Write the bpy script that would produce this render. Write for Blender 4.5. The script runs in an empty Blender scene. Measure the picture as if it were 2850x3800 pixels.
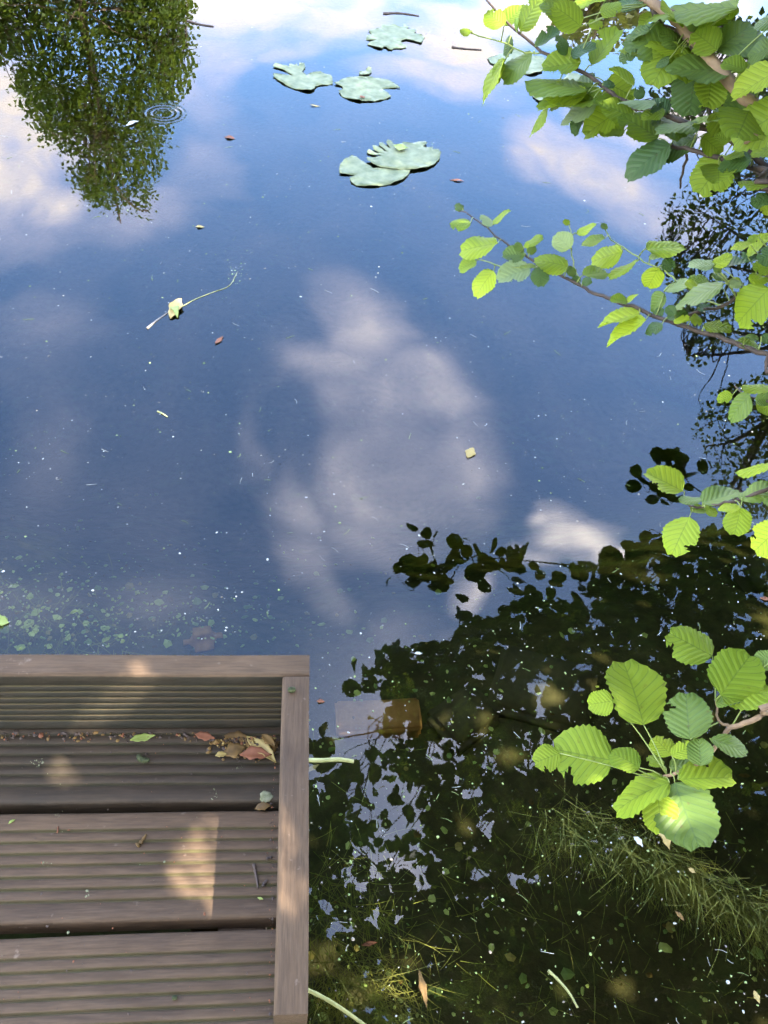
import bpy, bmesh, math, random
import numpy as np
from mathutils import Vector, Matrix, geometry as geo

rng = np.random.default_rng(7)
random.seed(7)
sc = bpy.context.scene
COL = sc.collection

# ------------------------------------------------------------------ camera
F, PITCH, ROLL, YAW, CAMZ = 3432.0, math.radians(47.70), math.radians(7.0), math.radians(8.04), 1.5
CAM = np.array([0.0, 0.0, CAMZ])
fw = np.array([math.sin(YAW)*math.cos(PITCH), math.cos(YAW)*math.cos(PITCH), -math.sin(PITCH)])
rt = np.array([math.cos(YAW), -math.sin(YAW), 0.0]); up = np.cross(rt, fw)
cr, sr = math.cos(ROLL), math.sin(ROLL)
RT = cr*rt + sr*up; UP = -sr*rt + cr*up
cam = bpy.data.cameras.new('camera'); camo = bpy.data.objects.new('camera', cam); COL.objects.link(camo)
camo.matrix_world = Matrix(((RT[0], UP[0], -fw[0], 0), (RT[1], UP[1], -fw[1], 0), (RT[2], UP[2], -fw[2], CAMZ), (0, 0, 0, 1)))
cam.sensor_fit = 'HORIZONTAL'; cam.sensor_width = 36; cam.lens = F/2850*36
cam.clip_start = 0.05; cam.clip_end = 800
sc.camera = camo

# ------------------------------------------------------------------ light
SUN = np.array([0.49, -0.24, 0.84]); SUN /= np.linalg.norm(SUN)      # towards the sun: high, from the right and a little behind
EXPOSURE = 3.6
sc.view_settings.view_transform = 'Standard'; sc.view_settings.look = 'None'
sc.view_settings.exposure = EXPOSURE; sc.view_settings.gamma = 1
sl = bpy.data.lights.new('sun', 'SUN'); slo = bpy.data.objects.new('sun', sl); COL.objects.link(slo)
sl.energy = 4.0; sl.angle = math.radians(0.55); sl.color = (1.0, 0.94, 0.85)
slo.rotation_euler = Vector(-SUN).to_track_quat('-Z', 'Y').to_euler()

def pxray(x, y):                       # photograph pixel (2850 x 3800) -> unit direction
    d = fw*F + RT*(x-1425) - UP*(y-1900)
    return d/np.linalg.norm(d)
def at_z(x, y, z=0.0):
    d = pxray(x, y); return CAM + d*((z-CAMZ)/d[2])
def at_d(x, y, dist):
    return CAM + pxray(x, y)*dist
def mirror_dir(x, y):
    d = pxray(x, y).copy(); d[2] = -d[2]; return d
def mirror_at(x, y, z):                # where the ray mirrored by the water reaches height z
    w = at_z(x, y); d = mirror_dir(x, y); return w + d*(z/d[2])
def project(P):
    d = np.asarray(P)-CAM; z = d@fw
    return 1425+F*(d@RT)/z, 1900-F*(d@UP)/z, z
S = 2850/1659.0                        # overview pixels -> photograph pixels

# ------------------------------------------------------------------ node helpers
class NT:
    def __init__(s, tree): s.t = tree; s.n = tree.nodes; s.l = tree.links
    def node(s, typ, **kw):
        n = s.n.new(typ)
        for k, v in kw.items(): setattr(n, k, v)
        return n
    def link(s, a, b): s.l.new(a, b)
    def val(s, sock, v):
        if hasattr(v, 'links') or isinstance(v, bpy.types.NodeSocket): s.l.new(v, sock)
        else: sock.default_value = v
    def math(s, op, a, b=None, c=None, clamp=False):
        n = s.n.new('ShaderNodeMath'); n.operation = op; n.use_clamp = clamp
        s.val(n.inputs[0], a)
        if b is not None: s.val(n.inputs[1], b)
        if c is not None: s.val(n.inputs[2], c)
        return n.outputs[0]
    def mixc(s, f, a, b, mode='MIX'):
        n = s.n.new('ShaderNodeMix'); n.data_type = 'RGBA'; n.blend_type = mode
        s.val(n.inputs[0], f); s.val(n.inputs[6], a); s.val(n.inputs[7], b)
        return n.outputs[2]
    def maprange(s, v, a, b, c=0.0, d=1.0, smooth=False):
        n = s.n.new('ShaderNodeMapRange'); n.interpolation_type = 'SMOOTHSTEP' if smooth else 'LINEAR'
        s.val(n.inputs[0], v)
        for i, q in enumerate((a, b, c, d)): n.inputs[i+1].default_value = q
        return n.outputs[0]
    def noise(s, vec, scale, detail=3, rough=0.5, dist=0.0, col=False):
        n = s.n.new('ShaderNodeTexNoise'); 
        if vec is not None: s.l.new(vec, n.inputs['Vector'])
        n.inputs['Scale'].default_value = scale; n.inputs['Detail'].default_value = detail
        n.inputs['Roughness'].default_value = rough; n.inputs['Distortion'].default_value = dist
        return n.outputs['Color' if col else 'Fac']
    def mapping(s, vec, loc=(0,0,0), rot=(0,0,0), scale=(1,1,1), typ='POINT'):
        n = s.n.new('ShaderNodeMapping'); n.vector_type = typ
        s.l.new(vec, n.inputs[0]); n.inputs[1].default_value = loc; n.inputs[2].default_value = rot; n.inputs[3].default_value = scale
        return n.outputs[0]
    def bump(s, h, strength=0.3, dist=0.01):
        n = s.n.new('ShaderNodeBump'); n.inputs['Strength'].default_value = strength; n.inputs['Distance'].default_value = dist
        s.l.new(h, n.inputs['Height']); return n.outputs[0]
def rgb(*c): return (c[0], c[1], c[2], 1.0)
def new_mat(name):
    m = bpy.data.materials.new(name); m.use_nodes = True; m.node_tree.nodes.clear()
    t = NT(m.node_tree); out = t.node('ShaderNodeOutputMaterial'); return m, t, out
def principled(t, color, rough=0.6, spec=0.4, normal=None):
    p = t.node('ShaderNodeBsdfPrincipled'); t.val(p.inputs['Base Color'], color); t.val(p.inputs['Roughness'], rough)
    p.inputs['Specular IOR Level'].default_value = spec
    if normal is not None: t.link(normal, p.inputs['Normal'])
    return p

# ------------------------------------------------------------------ sky: Nishita with clouds on a cloud plane
world = bpy.data.worlds.new('World'); sc.world = world; world.use_nodes = True; world.cycles.sampling_method = 'MANUAL'; world.cycles.sample_map_resolution = 512
wt = NT(world.node_tree); wt.n.clear()
wo = wt.node('ShaderNodeOutputWorld'); bg = wt.node('ShaderNodeBackground'); bg.inputs[1].default_value = 0.15
sky = wt.node('ShaderNodeTexSky', sky_type='NISHITA'); sky.sun_disc = False
sky.sun_elevation = math.asin(SUN[2]); sky.sun_rotation = math.atan2(SUN[0], SUN[1])
sky.air_density = 1.0; sky.dust_density = 0.35; sky.ozone_density = 2.6
tc = wt.node('ShaderNodeTexCoord')
sep = wt.node('ShaderNodeSeparateXYZ'); wt.link(tc.outputs['Generated'], sep.inputs[0])
zz = wt.math('MAXIMUM', sep.outputs[2], 0.06)
cu = wt.math('DIVIDE', sep.outputs[0], zz); cv = wt.math('DIVIDE', sep.outputs[1], zz)
cmb = wt.node('ShaderNodeCombineXYZ'); wt.link(cu, cmb.inputs[0]); wt.link(cv, cmb.inputs[1])
uvp = cmb.outputs[0]
def add_warp(vec, scale, amp, detail=3):
    c = wt.noise(vec, scale, detail, 0.55, col=True)
    a = wt.node('ShaderNodeVectorMath', operation='SUBTRACT'); wt.link(c, a.inputs[0]); a.inputs[1].default_value = (0.5, 0.5, 0.5)
    b = wt.node('ShaderNodeVectorMath', operation='SCALE'); wt.link(a.outputs[0], b.inputs[0]); b.inputs['Scale'].default_value = amp
    d = wt.node('ShaderNodeVectorMath', operation='ADD'); wt.link(vec, d.inputs[0]); wt.link(b.outputs[0], d.inputs[1])
    return d.outputs[0]
warp = add_warp(uvp, 1.6, 0.5, 2)
warp = add_warp(warp, 7.0, 0.12, 2)
def uv_of(x, y):
    d = mirror_dir(x*S, y*S); return d[:2]/d[2]
# (x, y, half-width, half-height, turn, opacity) of each cloud as it lies on the pond in the overview
CLOUDS = [
 (40, 300, 170, 160, 20, 1.1), (120, 390, 110, 75, 30, 1.1), (-60, 150, 150, 250, 0, 1.0), (90, 500, 230, 75, -15, .45), (330, 440, 150, 90, -30, .42), (420, 330, 80, 90, 0, .4),
 (640, 20, 330, 75, 0, .98), (470, 150, 90, 90, 10, .62), (960, 90, 170, 85, 20, 1.05), (920, 180, 120, 40, 10, 1.0), (620, 130, 90, 40, 0, .45), (1100, 30, 260, 60, 0, 1.0),
 (1250, 345, 190, 60, 22, .78), (1400, 390, 170, 80, 20, .82), (1480, 260, 150, 70, 0, .95), (1110, 340, 60, 30, 10, .5), (1560, 120, 130, 160, 0, 1.0), (1330, 250, 130, 45, 20, .7),
 (770, 720, 100, 95, 20, .60), (700, 790, 150, 55, 15, .55), (860, 860, 110, 120, 30, .58), (900, 1000, 150, 150, 20, .62), (680, 1060, 110, 80, 35, .44), (575, 915, 55, 80, 15, .26), (700, 1200, 100, 110, -20, .40), (860, 1130, 120, 110, 0, .46), (730, 1330, 60, 130, -10, .32),
 (1180, 1085, 42, 45, 40, 1.0), (1215, 1130, 60, 50, 40, 1.1), (1265, 1170, 70, 38, 30, 1.1), (1020, 1290, 60, 55, 40, .8), (1160, 1200, 60, 40, 0, .8), (60, 900, 110, 200, 0, .2), (30, 700, 160, 60, 20, .22), (130, 1350, 240, 120, 0, .26), (870, 1420, 90, 120, 10, .3), (1130,1680,500,240,20,.5), (900,1900,300,160,0,.55)]
dens = None
for (x, y, a, b, ang, op) in CLOUDS:
    c = uv_of(x, y); e = 4.0
    J = np.column_stack([(uv_of(x+e, y)-uv_of(x-e, y))/(2*e), (uv_of(x, y+e)-uv_of(x, y-e))/(2*e)])
    q = math.radians(ang); A = J @ np.array([[math.cos(q)*a, -math.sin(q)*b], [math.sin(q)*a, math.cos(q)*b]])
    U, Sg, V = np.linalg.svd(A)
    if np.linalg.det(U) < 0: U[:, 1] *= -1
    mp = wt.mapping(warp, (c[0], c[1], 0), (0, 0, math.atan2(U[1, 0], U[0, 0])), (Sg[0], Sg[1], 1), 'TEXTURE')
    ln = wt.node('ShaderNodeVectorMath', operation='LENGTH'); wt.link(mp, ln.inputs[0])
    k = wt.maprange(ln.outputs['Value'], 1.65, 0.15, 0.0, op, True)
    dens = k if dens is None else wt.math('SMOOTH_MAX', dens, k, 0.12)
nz = wt.noise(wt.mapping(add_warp(uvp, 3.0, 0.3, 2), rot=(0, 0, .5), scale=(1.0, .5, 1)), 6.0, 3.5, 0.5)
wisp = wt.maprange(nz, 0.30, 0.66, 0.40, 1.25)
dens = wt.math('MULTIPLY', dens, wisp, clamp=True)
# away from the mirrored sky, neutral cloud is added to mute the blue ambient
far = wt.noise(warp, 0.9, 5, 0.6); far = wt.maprange(far, 0.38, 0.58, 0.0, 0.85, True)
sel = wt.mapping(uvp, (0.25, 1.7, 0), (0, 0, 0), (1.9, 1.75, 1), 'TEXTURE')
sl2 = wt.node('ShaderNodeVectorMath', operation='LENGTH'); wt.link(sel, sl2.inputs[0])
away = wt.maprange(sl2.outputs['Value'], 0.95, 1.35, 0.0, 1.0, True)
dens = wt.math('MAXIMUM', dens, wt.math('MULTIPLY', far, away))
thick = wt.maprange(dens, 0.35, 1.0, 0.0, 1.0, True)
cb = wt.maprange(sep.outputs[2], 0.35, 0.82, 0.0, 1.0, True)           # cloud nearer the sun is brighter
ccol = wt.mixc(cb, wt.mixc(thick, rgb(5.6, 5.2, 6.4), rgb(5.7, 5.1, 4.8)), wt.mixc(thick, rgb(12, 11.6, 13.4), rgb(19, 17.4, 16.8)))
hs = wt.node('ShaderNodeHueSaturation'); hs.inputs['Saturation'].default_value = 1.16; hs.inputs['Value'].default_value = 1.5; wt.link(sky.outputs[0], hs.inputs['Color'])
ccol = wt.mixc(away, ccol, rgb(7.6, 7.1, 6.9))
fin = wt.mixc(dens, hs.outputs[0], ccol)
wt.link(fin, bg.inputs[0]); wt.link(bg.outputs[0], wo.inputs[0])

# ------------------------------------------------------------------ object helpers
def add_obj(name, me, mat=None, parent=None, label=None, cat=None, group=None, kind=None):
    o = bpy.data.objects.new(name, me); COL.objects.link(o)
    if mat is not None and me is not None and len(me.materials) == 0:
        for m in (mat if isinstance(mat, (list, tuple)) else [mat]): me.materials.append(m)
    if parent is not None: o.parent = parent
    if label: o['label'] = label
    if cat: o['category'] = cat
    if group: o['group'] = group
    if kind: o['kind'] = kind
    return o
def empty(name, loc=(0, 0, 0), **kw):
    o = add_obj(name, None, **kw); o.location = loc; o.empty_display_size = 0.05; return o
def mesh_np(name, V, Fc, smooth=True, uv=None, midx=None):
    me = bpy.data.meshes.new(name)
    me.from_pydata([tuple(v) for v in V], [], [tuple(int(i) for i in f) for f in Fc])
    if smooth: me.polygons.foreach_set('use_smooth', [True]*len(me.polygons))
    if midx is not None: me.polygons.foreach_set('material_index', list(midx))
    if uv is not None:
        ul = me.uv_layers.new(name='UVMap'); li = np.zeros(len(me.loops), dtype=np.int32); me.loops.foreach_get('vertex_index', li)
        ul.data.foreach_set('uv', np.asarray(uv, dtype=np.float32)[li].ravel())
    me.update(); return me
def unit(v): v = np.asarray(v, float); return v/max(1e-9, np.linalg.norm(v))

def rand_dir(): v = rng.normal(0, 1, 3); return unit(v)
class Geo:                                   # collects verts / faces / uvs for one mesh
    def __init__(s): s.V = []; s.F = []; s.uv = []; s.m = []
    def add(s, V, Fc, uv=None, m=0):
        o = len(s.V); s.V.extend([tuple(v) for v in V]); s.F.extend([tuple(i+o for i in f) for f in Fc])
        s.uv.extend(uv if uv is not None else [(0.5, 0.5)]*len(V)); s.m.extend([m]*len(Fc))
    def tube(s, P, R, n=6, m=0, cap=True):
        P = np.asarray(P, float); k = len(P)
        T = np.gradient(P, axis=0); ref = np.array([0.13, 0.21, 0.97])
        V = []; uv = []
        L = 0
        for i in range(k):
            t = unit(T[i]); a = unit(np.cross(t, ref)); b = np.cross(t, a)
            if i: L += np.linalg.norm(P[i]-P[i-1])
            for j in range(n):
                q = 2*math.pi*j/n; V.append(P[i]+(a*math.cos(q)+b*math.sin(q))*R[i]); uv.append((j/n, L))
        Fc = [(i*n+j, i*n+(j+1) % n, (i+1)*n+(j+1) % n, (i+1)*n+j) for i in range(k-1) for j in range(n)]
        if cap: Fc += [tuple(range(n))[::-1], tuple((k-1)*n+j for j in range(n))]
        s.add(V, Fc, uv, m)
    def mesh(s, name, smooth=True): return mesh_np(name, s.V, s.F, smooth, s.uv, s.m)
def spline(P, sub=4):
    P = np.asarray(P, float); 
    if len(P) < 3: return np.linspace(P[0], P[-1], sub+1)
    Q = np.vstack([2*P[0]-P[1], P, 2*P[-1]-P[-2]]); out = []
    for i in range(1, len(Q)-2):
        for k in range(sub):
            t = k/sub
            out.append(0.5*((2*Q[i]) + (-Q[i-1]+Q[i+1])*t + (2*Q[i-1]-5*Q[i]+4*Q[i+1]-Q[i+2])*t*t + (-Q[i-1]+3*Q[i]-3*Q[i+1]+Q[i+2])*t**3))
    out.append(P[-1]); return np.array(out)

# ------------------------------------------------------------------ materials
def mat_wood(stain_shade=0.0):
    m, t, out = new_mat('deck_plank' if not stain_shade else 'deck_plank_stain_shade')
    tcn = t.node('ShaderNodeTexCoord'); ob = tcn.outputs['Object']
    oi = t.node('ShaderNodeObjectInfo'); off = t.node('ShaderNodeVectorMath', operation='ADD'); t.link(ob, off.inputs[0])
    sc3 = t.node('ShaderNodeVectorMath', operation='SCALE'); t.link(oi.outputs['Location'], sc3.inputs[0]); sc3.inputs['Scale'].default_value = 3.7
    t.link(sc3.outputs[0], off.inputs[1]); v = off.outputs[0]
    grain = t.noise(t.mapping(v, scale=(16, 190, 190)), 1.0, 5, 0.66)
    fine = t.noise(t.mapping(v, scale=(30, 500, 500)), 1.0, 3, 0.6)
    blot = t.noise(t.mapping(v, scale=(.5, 1, 1)), 13.0, 6, 0.65); spot = t.noise(v, 60.0, 3, 0.6)
    c = t.mixc(t.maprange(blot, 0.3, 0.7), rgb(0.0275, 0.0156, 0.0075), rgb(0.0678, 0.0417, 0.0222))
    c = t.mixc(t.maprange(grain, 0.35, 0.7), c, t.mixc(0.34, c, rgb(0.1081, 0.0707, 0.0418)))
    c = t.mixc(t.maprange(fine, 0.42, 0.66, 0, 0.42), c, rgb(0.0202, 0.0123, 0.0067))
    c = t.mixc(t.maprange(spot, 0.68, 0.78, 0, 0.55), c, rgb(0.1466, 0.1088, 0.0806))
    # silt and algae kept in the grooves: uv.y = 1 in a groove
    uvn = t.node('ShaderNodeUVMap'); su = t.node('ShaderNodeSeparateXYZ'); t.link(uvn.outputs[0], su.inputs[0])
    g = t.math('MULTIPLY', su.outputs[1], t.maprange(t.noise(v, 22, 3), 0.3, 0.65, 0.45, 1.0))
    c = t.mixc(g, c, t.mixc(t.noise(v, 35, 2), rgb(0.0320, 0.0245, 0.0114), rgb(0.0641, 0.0544, 0.0189)))
    if stain_shade: c = t.mixc(t.maprange(t.noise(v, 5.5, 5, 0.65), 0.25, 0.6, stain_shade*.55, stain_shade), c, t.mixc(blot, rgb(0.0079, 0.0068, 0.0041), rgb(0.0183, 0.0165, 0.0104)))  # olive stain that also carries painted shade
    h = t.math('ADD', t.math('MULTIPLY', grain, 0.7), t.math('MULTIPLY', spot, 0.5))
    p = principled(t, c, t.maprange(blot, 0.2, 0.8, 0.62, 0.85), 0.16, t.bump(h, 0.7, 0.0018))
    t.link(p.outputs[0], out.inputs[0]); return m
def mat_leaf(name, c1, c2, vein, tl1, trans=0.45, rough=0.52, spec=0.16, holes=True):
    m, t, out = new_mat(name)
    uvn = t.node('ShaderNodeUVMap'); su = t.node('ShaderNodeSeparateXYZ'); t.link(uvn.outputs[0], su.inputs[0])
    s = t.math('ABSOLUTE', t.math('SUBTRACT', t.math('MULTIPLY', su.outputs[0], 2.0), 1.0)); tt = su.outputs[1]
    ph = t.math('FRACT', t.math('MULTIPLY', t.math('SUBTRACT', tt, t.math('MULTIPLY', s, 0.30)), 7.5))
    dv = t.math('ABSOLUTE', t.math('SUBTRACT', ph, 0.5))
    v1 = t.maprange(dv, 0.40, 0.47, 0, 1, True); v2 = t.maprange(s, 0.045, 0.015, 0, 1, True)
    vv = t.math('MAXIMUM', v1, v2)
    oi = t.node('ShaderNodeObjectInfo'); tcn = t.node('ShaderNodeTexCoord')
    r = oi.outputs['Random']; no = t.noise(tcn.outputs['Object'], 60.0, 4, 0.6); nm = t.noise(tcn.outputs['UV'], 3.0, 3, 0.5)
    base = t.mixc(t.math('ADD', t.math('MULTIPLY', r, 0.6), t.math('MULTIPLY', nm, 0.4)), c1, c2)
    base = t.mixc(t.maprange(no, 0.35, 0.7, 0, 0.28), base, t.mixc(1.0, base, rgb(0.6, 0.66, 0.5), 'MULTIPLY'))
    base = t.mixc(t.math('MULTIPLY', vv, 0.4), base, vein)
    of2 = t.node('ShaderNodeVectorMath', operation='ADD'); t.link(tcn.outputs['UV'], of2.inputs[0]); t.link(oi.outputs['Location'], of2.inputs[1])
    base = t.mixc(t.maprange(t.noise(of2.outputs[0], 7.0, 3, 0.6), 0.66, 0.72, 0, 0.75), base, rgb(0.07, 0.045, 0.012))
    net = t.noise(tcn.outputs['UV'], 55.0, 2)
    fr = t.math('MULTIPLY', t.math('ABSOLUTE', t.math('SUBTRACT', ph, 0.5)), -1.0)
    h = t.math('ADD', t.math('MULTIPLY', fr, 1.6), t.math('MULTIPLY', net, 0.18))
    nb = t.bump(h, 0.45, 0.0014)
    p = principled(t, base, rough, spec, nb)
    tr = t.node('ShaderNodeBsdfTranslucent'); t.val(tr.inputs[0], t.mixc(t.math('MULTIPLY', vv, 0.5), t.mixc(0.35, tl1, base), t.mixc(1.0, vein, rgb(.7, .7, .7), 'MULTIPLY'))); t.link(nb, tr.inputs['Normal'])
    mx = t.node('ShaderNodeMixShader'); mx.inputs[0].default_value = trans
    t.link(p.outputs[0], mx.inputs[1]); t.link(tr.outputs[0], mx.inputs[2]); t.link(mx.outputs[0], out.inputs[0]); return m
def mat_simple(name, c1, c2, scale=20.0, rough=0.7, spec=0.3, bump=0.4, bdist=0.002, trans=0.0, stretch=(1, 1, 1)):
    m, t, out = new_mat(name); tcn = t.node('ShaderNodeTexCoord'); v = t.mapping(tcn.outputs['Object'], scale=stretch)
    n = t.noise(v, scale, 5, 0.6); c = t.mixc(t.maprange(n, 0.32, 0.68), c1, c2)
    p = principled(t, c, rough, spec, t.bump(n, bump, bdist))
    if trans > 0:
        tr = t.node('ShaderNodeBsdfTranslucent'); t.link(c, tr.inputs[0]); mx = t.node('ShaderNodeMixShader'); mx.inputs[0].default_value = trans
        t.link(p.outputs[0], mx.inputs[1]); t.link(tr.outputs[0], mx.inputs[2]); t.link(mx.outputs[0], out.inputs[0])
    else: t.link(p.outputs[0], out.inputs[0])
    return m
M_WOOD = mat_wood(); M_WOOD_DIM = mat_wood(0.97); M_WOOD_DIM2 = mat_wood(0.68)
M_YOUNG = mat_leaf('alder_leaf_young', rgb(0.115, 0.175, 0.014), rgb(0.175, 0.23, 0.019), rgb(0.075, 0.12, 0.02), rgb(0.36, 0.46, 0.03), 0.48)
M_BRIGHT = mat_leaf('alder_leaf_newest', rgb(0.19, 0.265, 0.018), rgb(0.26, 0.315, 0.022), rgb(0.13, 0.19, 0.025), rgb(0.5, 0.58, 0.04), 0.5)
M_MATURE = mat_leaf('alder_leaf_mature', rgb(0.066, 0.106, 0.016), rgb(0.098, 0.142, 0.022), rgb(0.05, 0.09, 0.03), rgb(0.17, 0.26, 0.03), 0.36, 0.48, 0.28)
M_DARK = mat_leaf('alder_leaf_shaded', rgb(0.030, 0.062, 0.014), rgb(0.05, 0.09, 0.02), rgb(0.022, 0.04, 0.012), rgb(0.09, 0.16, 0.012), 0.3, 0.48, 0.22)  # leaves in shade, the shade put into a darker pigment
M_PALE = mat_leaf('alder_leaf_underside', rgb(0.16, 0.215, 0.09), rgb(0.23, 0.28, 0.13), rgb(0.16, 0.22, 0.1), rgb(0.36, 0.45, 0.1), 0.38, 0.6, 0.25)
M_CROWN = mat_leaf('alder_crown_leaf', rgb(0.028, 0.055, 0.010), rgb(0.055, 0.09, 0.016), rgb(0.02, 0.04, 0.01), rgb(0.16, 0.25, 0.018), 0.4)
M_FAR1 = mat_leaf('poplar_leaf', rgb(0.09, 0.135, 0.022), rgb(0.17, 0.21, 0.035), rgb(0.06, 0.1, 0.02), rgb(0.26, 0.33, 0.03), 0.4)
M_FAR2 = mat_leaf('willow_leaf', rgb(0.115, 0.125, 0.03), rgb(0.17, 0.175, 0.045), rgb(0.06, 0.08, 0.02), rgb(0.24, 0.26, 0.04), 0.35)
M_FAR3 = mat_leaf('birch_leaf', rgb(0.05, 0.085, 0.02), rgb(0.09, 0.125, 0.03), rgb(0.03, 0.05, 0.015), rgb(0.15, 0.2, 0.02), 0.35)
M_BARK = mat_simple('alder_bark', rgb(0.10, 0.062, 0.035), rgb(0.205, 0.13, 0.068), 60, 0.75, 0.3, 0.6, 0.0015)
M_TWIG = mat_simple('dark_twig', rgb(0.022, 0.014, 0.010), rgb(0.055, 0.036, 0.024), 80, 0.7, 0.3, 0.5, 0.001)
M_STEM = mat_simple('green_stem', rgb(0.12, 0.16, 0.03), rgb(0.20, 0.23, 0.05), 80, 0.5, 0.4, 0.3, 0.0005, 0.15)
M_PAD = mat_simple('lily_pad', rgb(0.050, 0.064, 0.024), rgb(0.125, 0.138, 0.068), 26, 0.6, 0.22, 0.5, 0.003)
M_DRY = mat_simple('dry_leaf', rgb(0.05, 0.028, 0.009), rgb(0.15, 0.085, 0.02), 45, 0.7, 0.3, 0.5, 0.001, 0.15)
M_YEL = mat_simple('yellow_leaf', rgb(0.24, 0.17, 0.04), rgb(0.36, 0.27, 0.10), 50, 0.6, 0.3, 0.4, 0.001, 0.25)
M_LIME = mat_simple('lime_leaf', rgb(0.15, 0.19, 0.03), rgb(0.24, 0.27, 0.07), 50, 0.6, 0.3, 0.4, 0.001, 0.25)
M_RED = mat_simple('rust_leaf', rgb(0.10, 0.035, 0.014), rgb(0.19, 0.07, 0.03), 50, 0.7, 0.3, 0.4, 0.001, 0.15)
M_REED = mat_simple('reed_stalk', rgb(0.15, 0.15, 0.04), rgb(0.26, 0.25, 0.09), 40, 0.5, 0.4, 0.3, 0.0006)
M_WEED = mat_simple('water_weed', rgb(0.065, 0.083, 0.010), rgb(0.19, 0.19, 0.025), 14, 0.6, 0.3, 0.2, 0.0005, 0.3)
M_WEEDY = mat_simple('yellow_weed', rgb(0.075, 0.08, 0.010), rgb(0.20, 0.185, 0.03), 14, 0.6, 0.3, 0.2, 0.0005, 0.3)
M_SPECK = mat_simple('pale_fleck', rgb(0.18, 0.18, 0.145), rgb(0.40, 0.40, 0.34), 9, 0.6, 0.4, 0.2, 0.0005)
M_SPECKG = mat_simple('duckweed_fleck', rgb(0.10, 0.15, 0.035), rgb(0.21, 0.26, 0.08), 9, 0.6, 0.4, 0.2, 0.0005)
M_SPECKB = mat_simple('dark_fleck', rgb(0.04, 0.035, 0.03), rgb(0.17, 0.14, 0.10), 9, 0.5, 0.5, 0.2, 0.0005)
M_BRICK = mat_simple('wet_brick', rgb(0.30, 0.125, 0.045), rgb(0.5, 0.23, 0.09), 24, 0.8, 0.3, 0.6, 0.004)
M_STONE = mat_simple('wet_stone', rgb(0.05, 0.038, 0.022), rgb(0.10, 0.075, 0.042), 18, 0.8, 0.3, 0.6, 0.004)
M_LICHEN = mat_simple('lichen', rgb(0.075, 0.078, 0.035), rgb(0.17, 0.165, 0.10), 120, 0.9, 0.1, 0.6, 0.001)
M_CATKIN = mat_simple('catkin', rgb(0.012, 0.016, 0.006), rgb(0.05, 0.055, 0.02), 300, 0.8, 0.2, 1.0, 0.001)
M_ALGAE = mat_simple('algae_flake', rgb(0.24, 0.28, 0.07), rgb(0.5, 0.52, 0.2), 25, 0.8, 0.2, 0.3, 0.002)

# ------------------------------------------------------------------ terrain: pond bed and banks in one sheet
def sstep(a, b, x): q = np.clip((x-a)/(b-a), 0, 1); return q*q*(3-2*q)
def ground_z(x, y):
    x = np.asarray(x, float); y = np.asarray(y, float)
    e = np.sqrt(((x+3.2)/9.6)**2 + ((y-6.6)/8.6)**2)
    land = sstep(0.93, 1.03, e)
    bank = sstep(1.35, 0.65, np.sqrt(((x-2.7)/1.0)**2 + ((y-0.3)/1.9)**2))
    shelf = -0.34 - 0.10*sstep(-0.1, 1.0, y) - 0.9*sstep(1.0, 2.6, y-0.25*np.abs(x)) 
    b = shelf + 0.03*np.sin(x*5.1+1)*np.sin(y*4.3) + 0.015*np.sin(x*13+y*7)
    top = 0.22 + 0.05*np.sin(x*1.3)*np.cos(y*1.1) + 0.4*sstep(1.05, 3, e)
    l = np.maximum(land, bank)
    return b*(1-l) + top*l
n = 170
q = np.linspace(-1, 1, n); ax = np.sinh(q*6.2)/np.sinh(6.2)*260
gx, gy = np.meshgrid(ax, ax+1.0); gz = ground_z(gx, gy)
V = np.column_stack([gx.ravel(), gy.ravel(), gz.ravel()])
Fc = [(j*n+i, j*n+i+1, (j+1)*n+i+1, (j+1)*n+i) for j in range(n-1) for i in range(n-1)]
m, t, out = new_mat('ground_and_pond_bed'); tcn = t.node('ShaderNodeTexCoord'); ob = tcn.outputs['Object']
n1 = t.noise(ob, 2.2, 5, 0.6); n2 = t.noise(ob, 24, 4, 0.6); n3 = t.noise(ob, 7, 4, 0.65)
mud = t.mixc(t.maprange(n1, 0.35, 0.65), rgb(0.05, 0.038, 0.02), rgb(0.10, 0.075, 0.038))
mud = t.mixc(t.maprange(n2, 0.4, 0.7, 0, 0.7), mud, rgb(0.03, 0.027, 0.015)); mud = t.mixc(t.maprange(n3, 0.52, 0.68, 0, 0.6), mud, rgb(0.085, 0.095, 0.035))
grass = t.mixc(t.maprange(n3, 0.35, 0.65), rgb(0.04, 0.075, 0.015), rgb(0.09, 0.12, 0.03))
sz = t.node('ShaderNodeSeparateXYZ'); t.link(ob, sz.inputs[0])
c = t.mixc(t.maprange(sz.outputs[2], 0.02, 0.14, 0, 1, True), mud, grass)
p = principled(t, c, 0.85, 0.2, t.bump(n2, 0.6, 0.02)); t.link(p.outputs[0], out.inputs[0])
add_obj('ground', mesh_np('ground', V, Fc), m, kind='structure')

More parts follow.
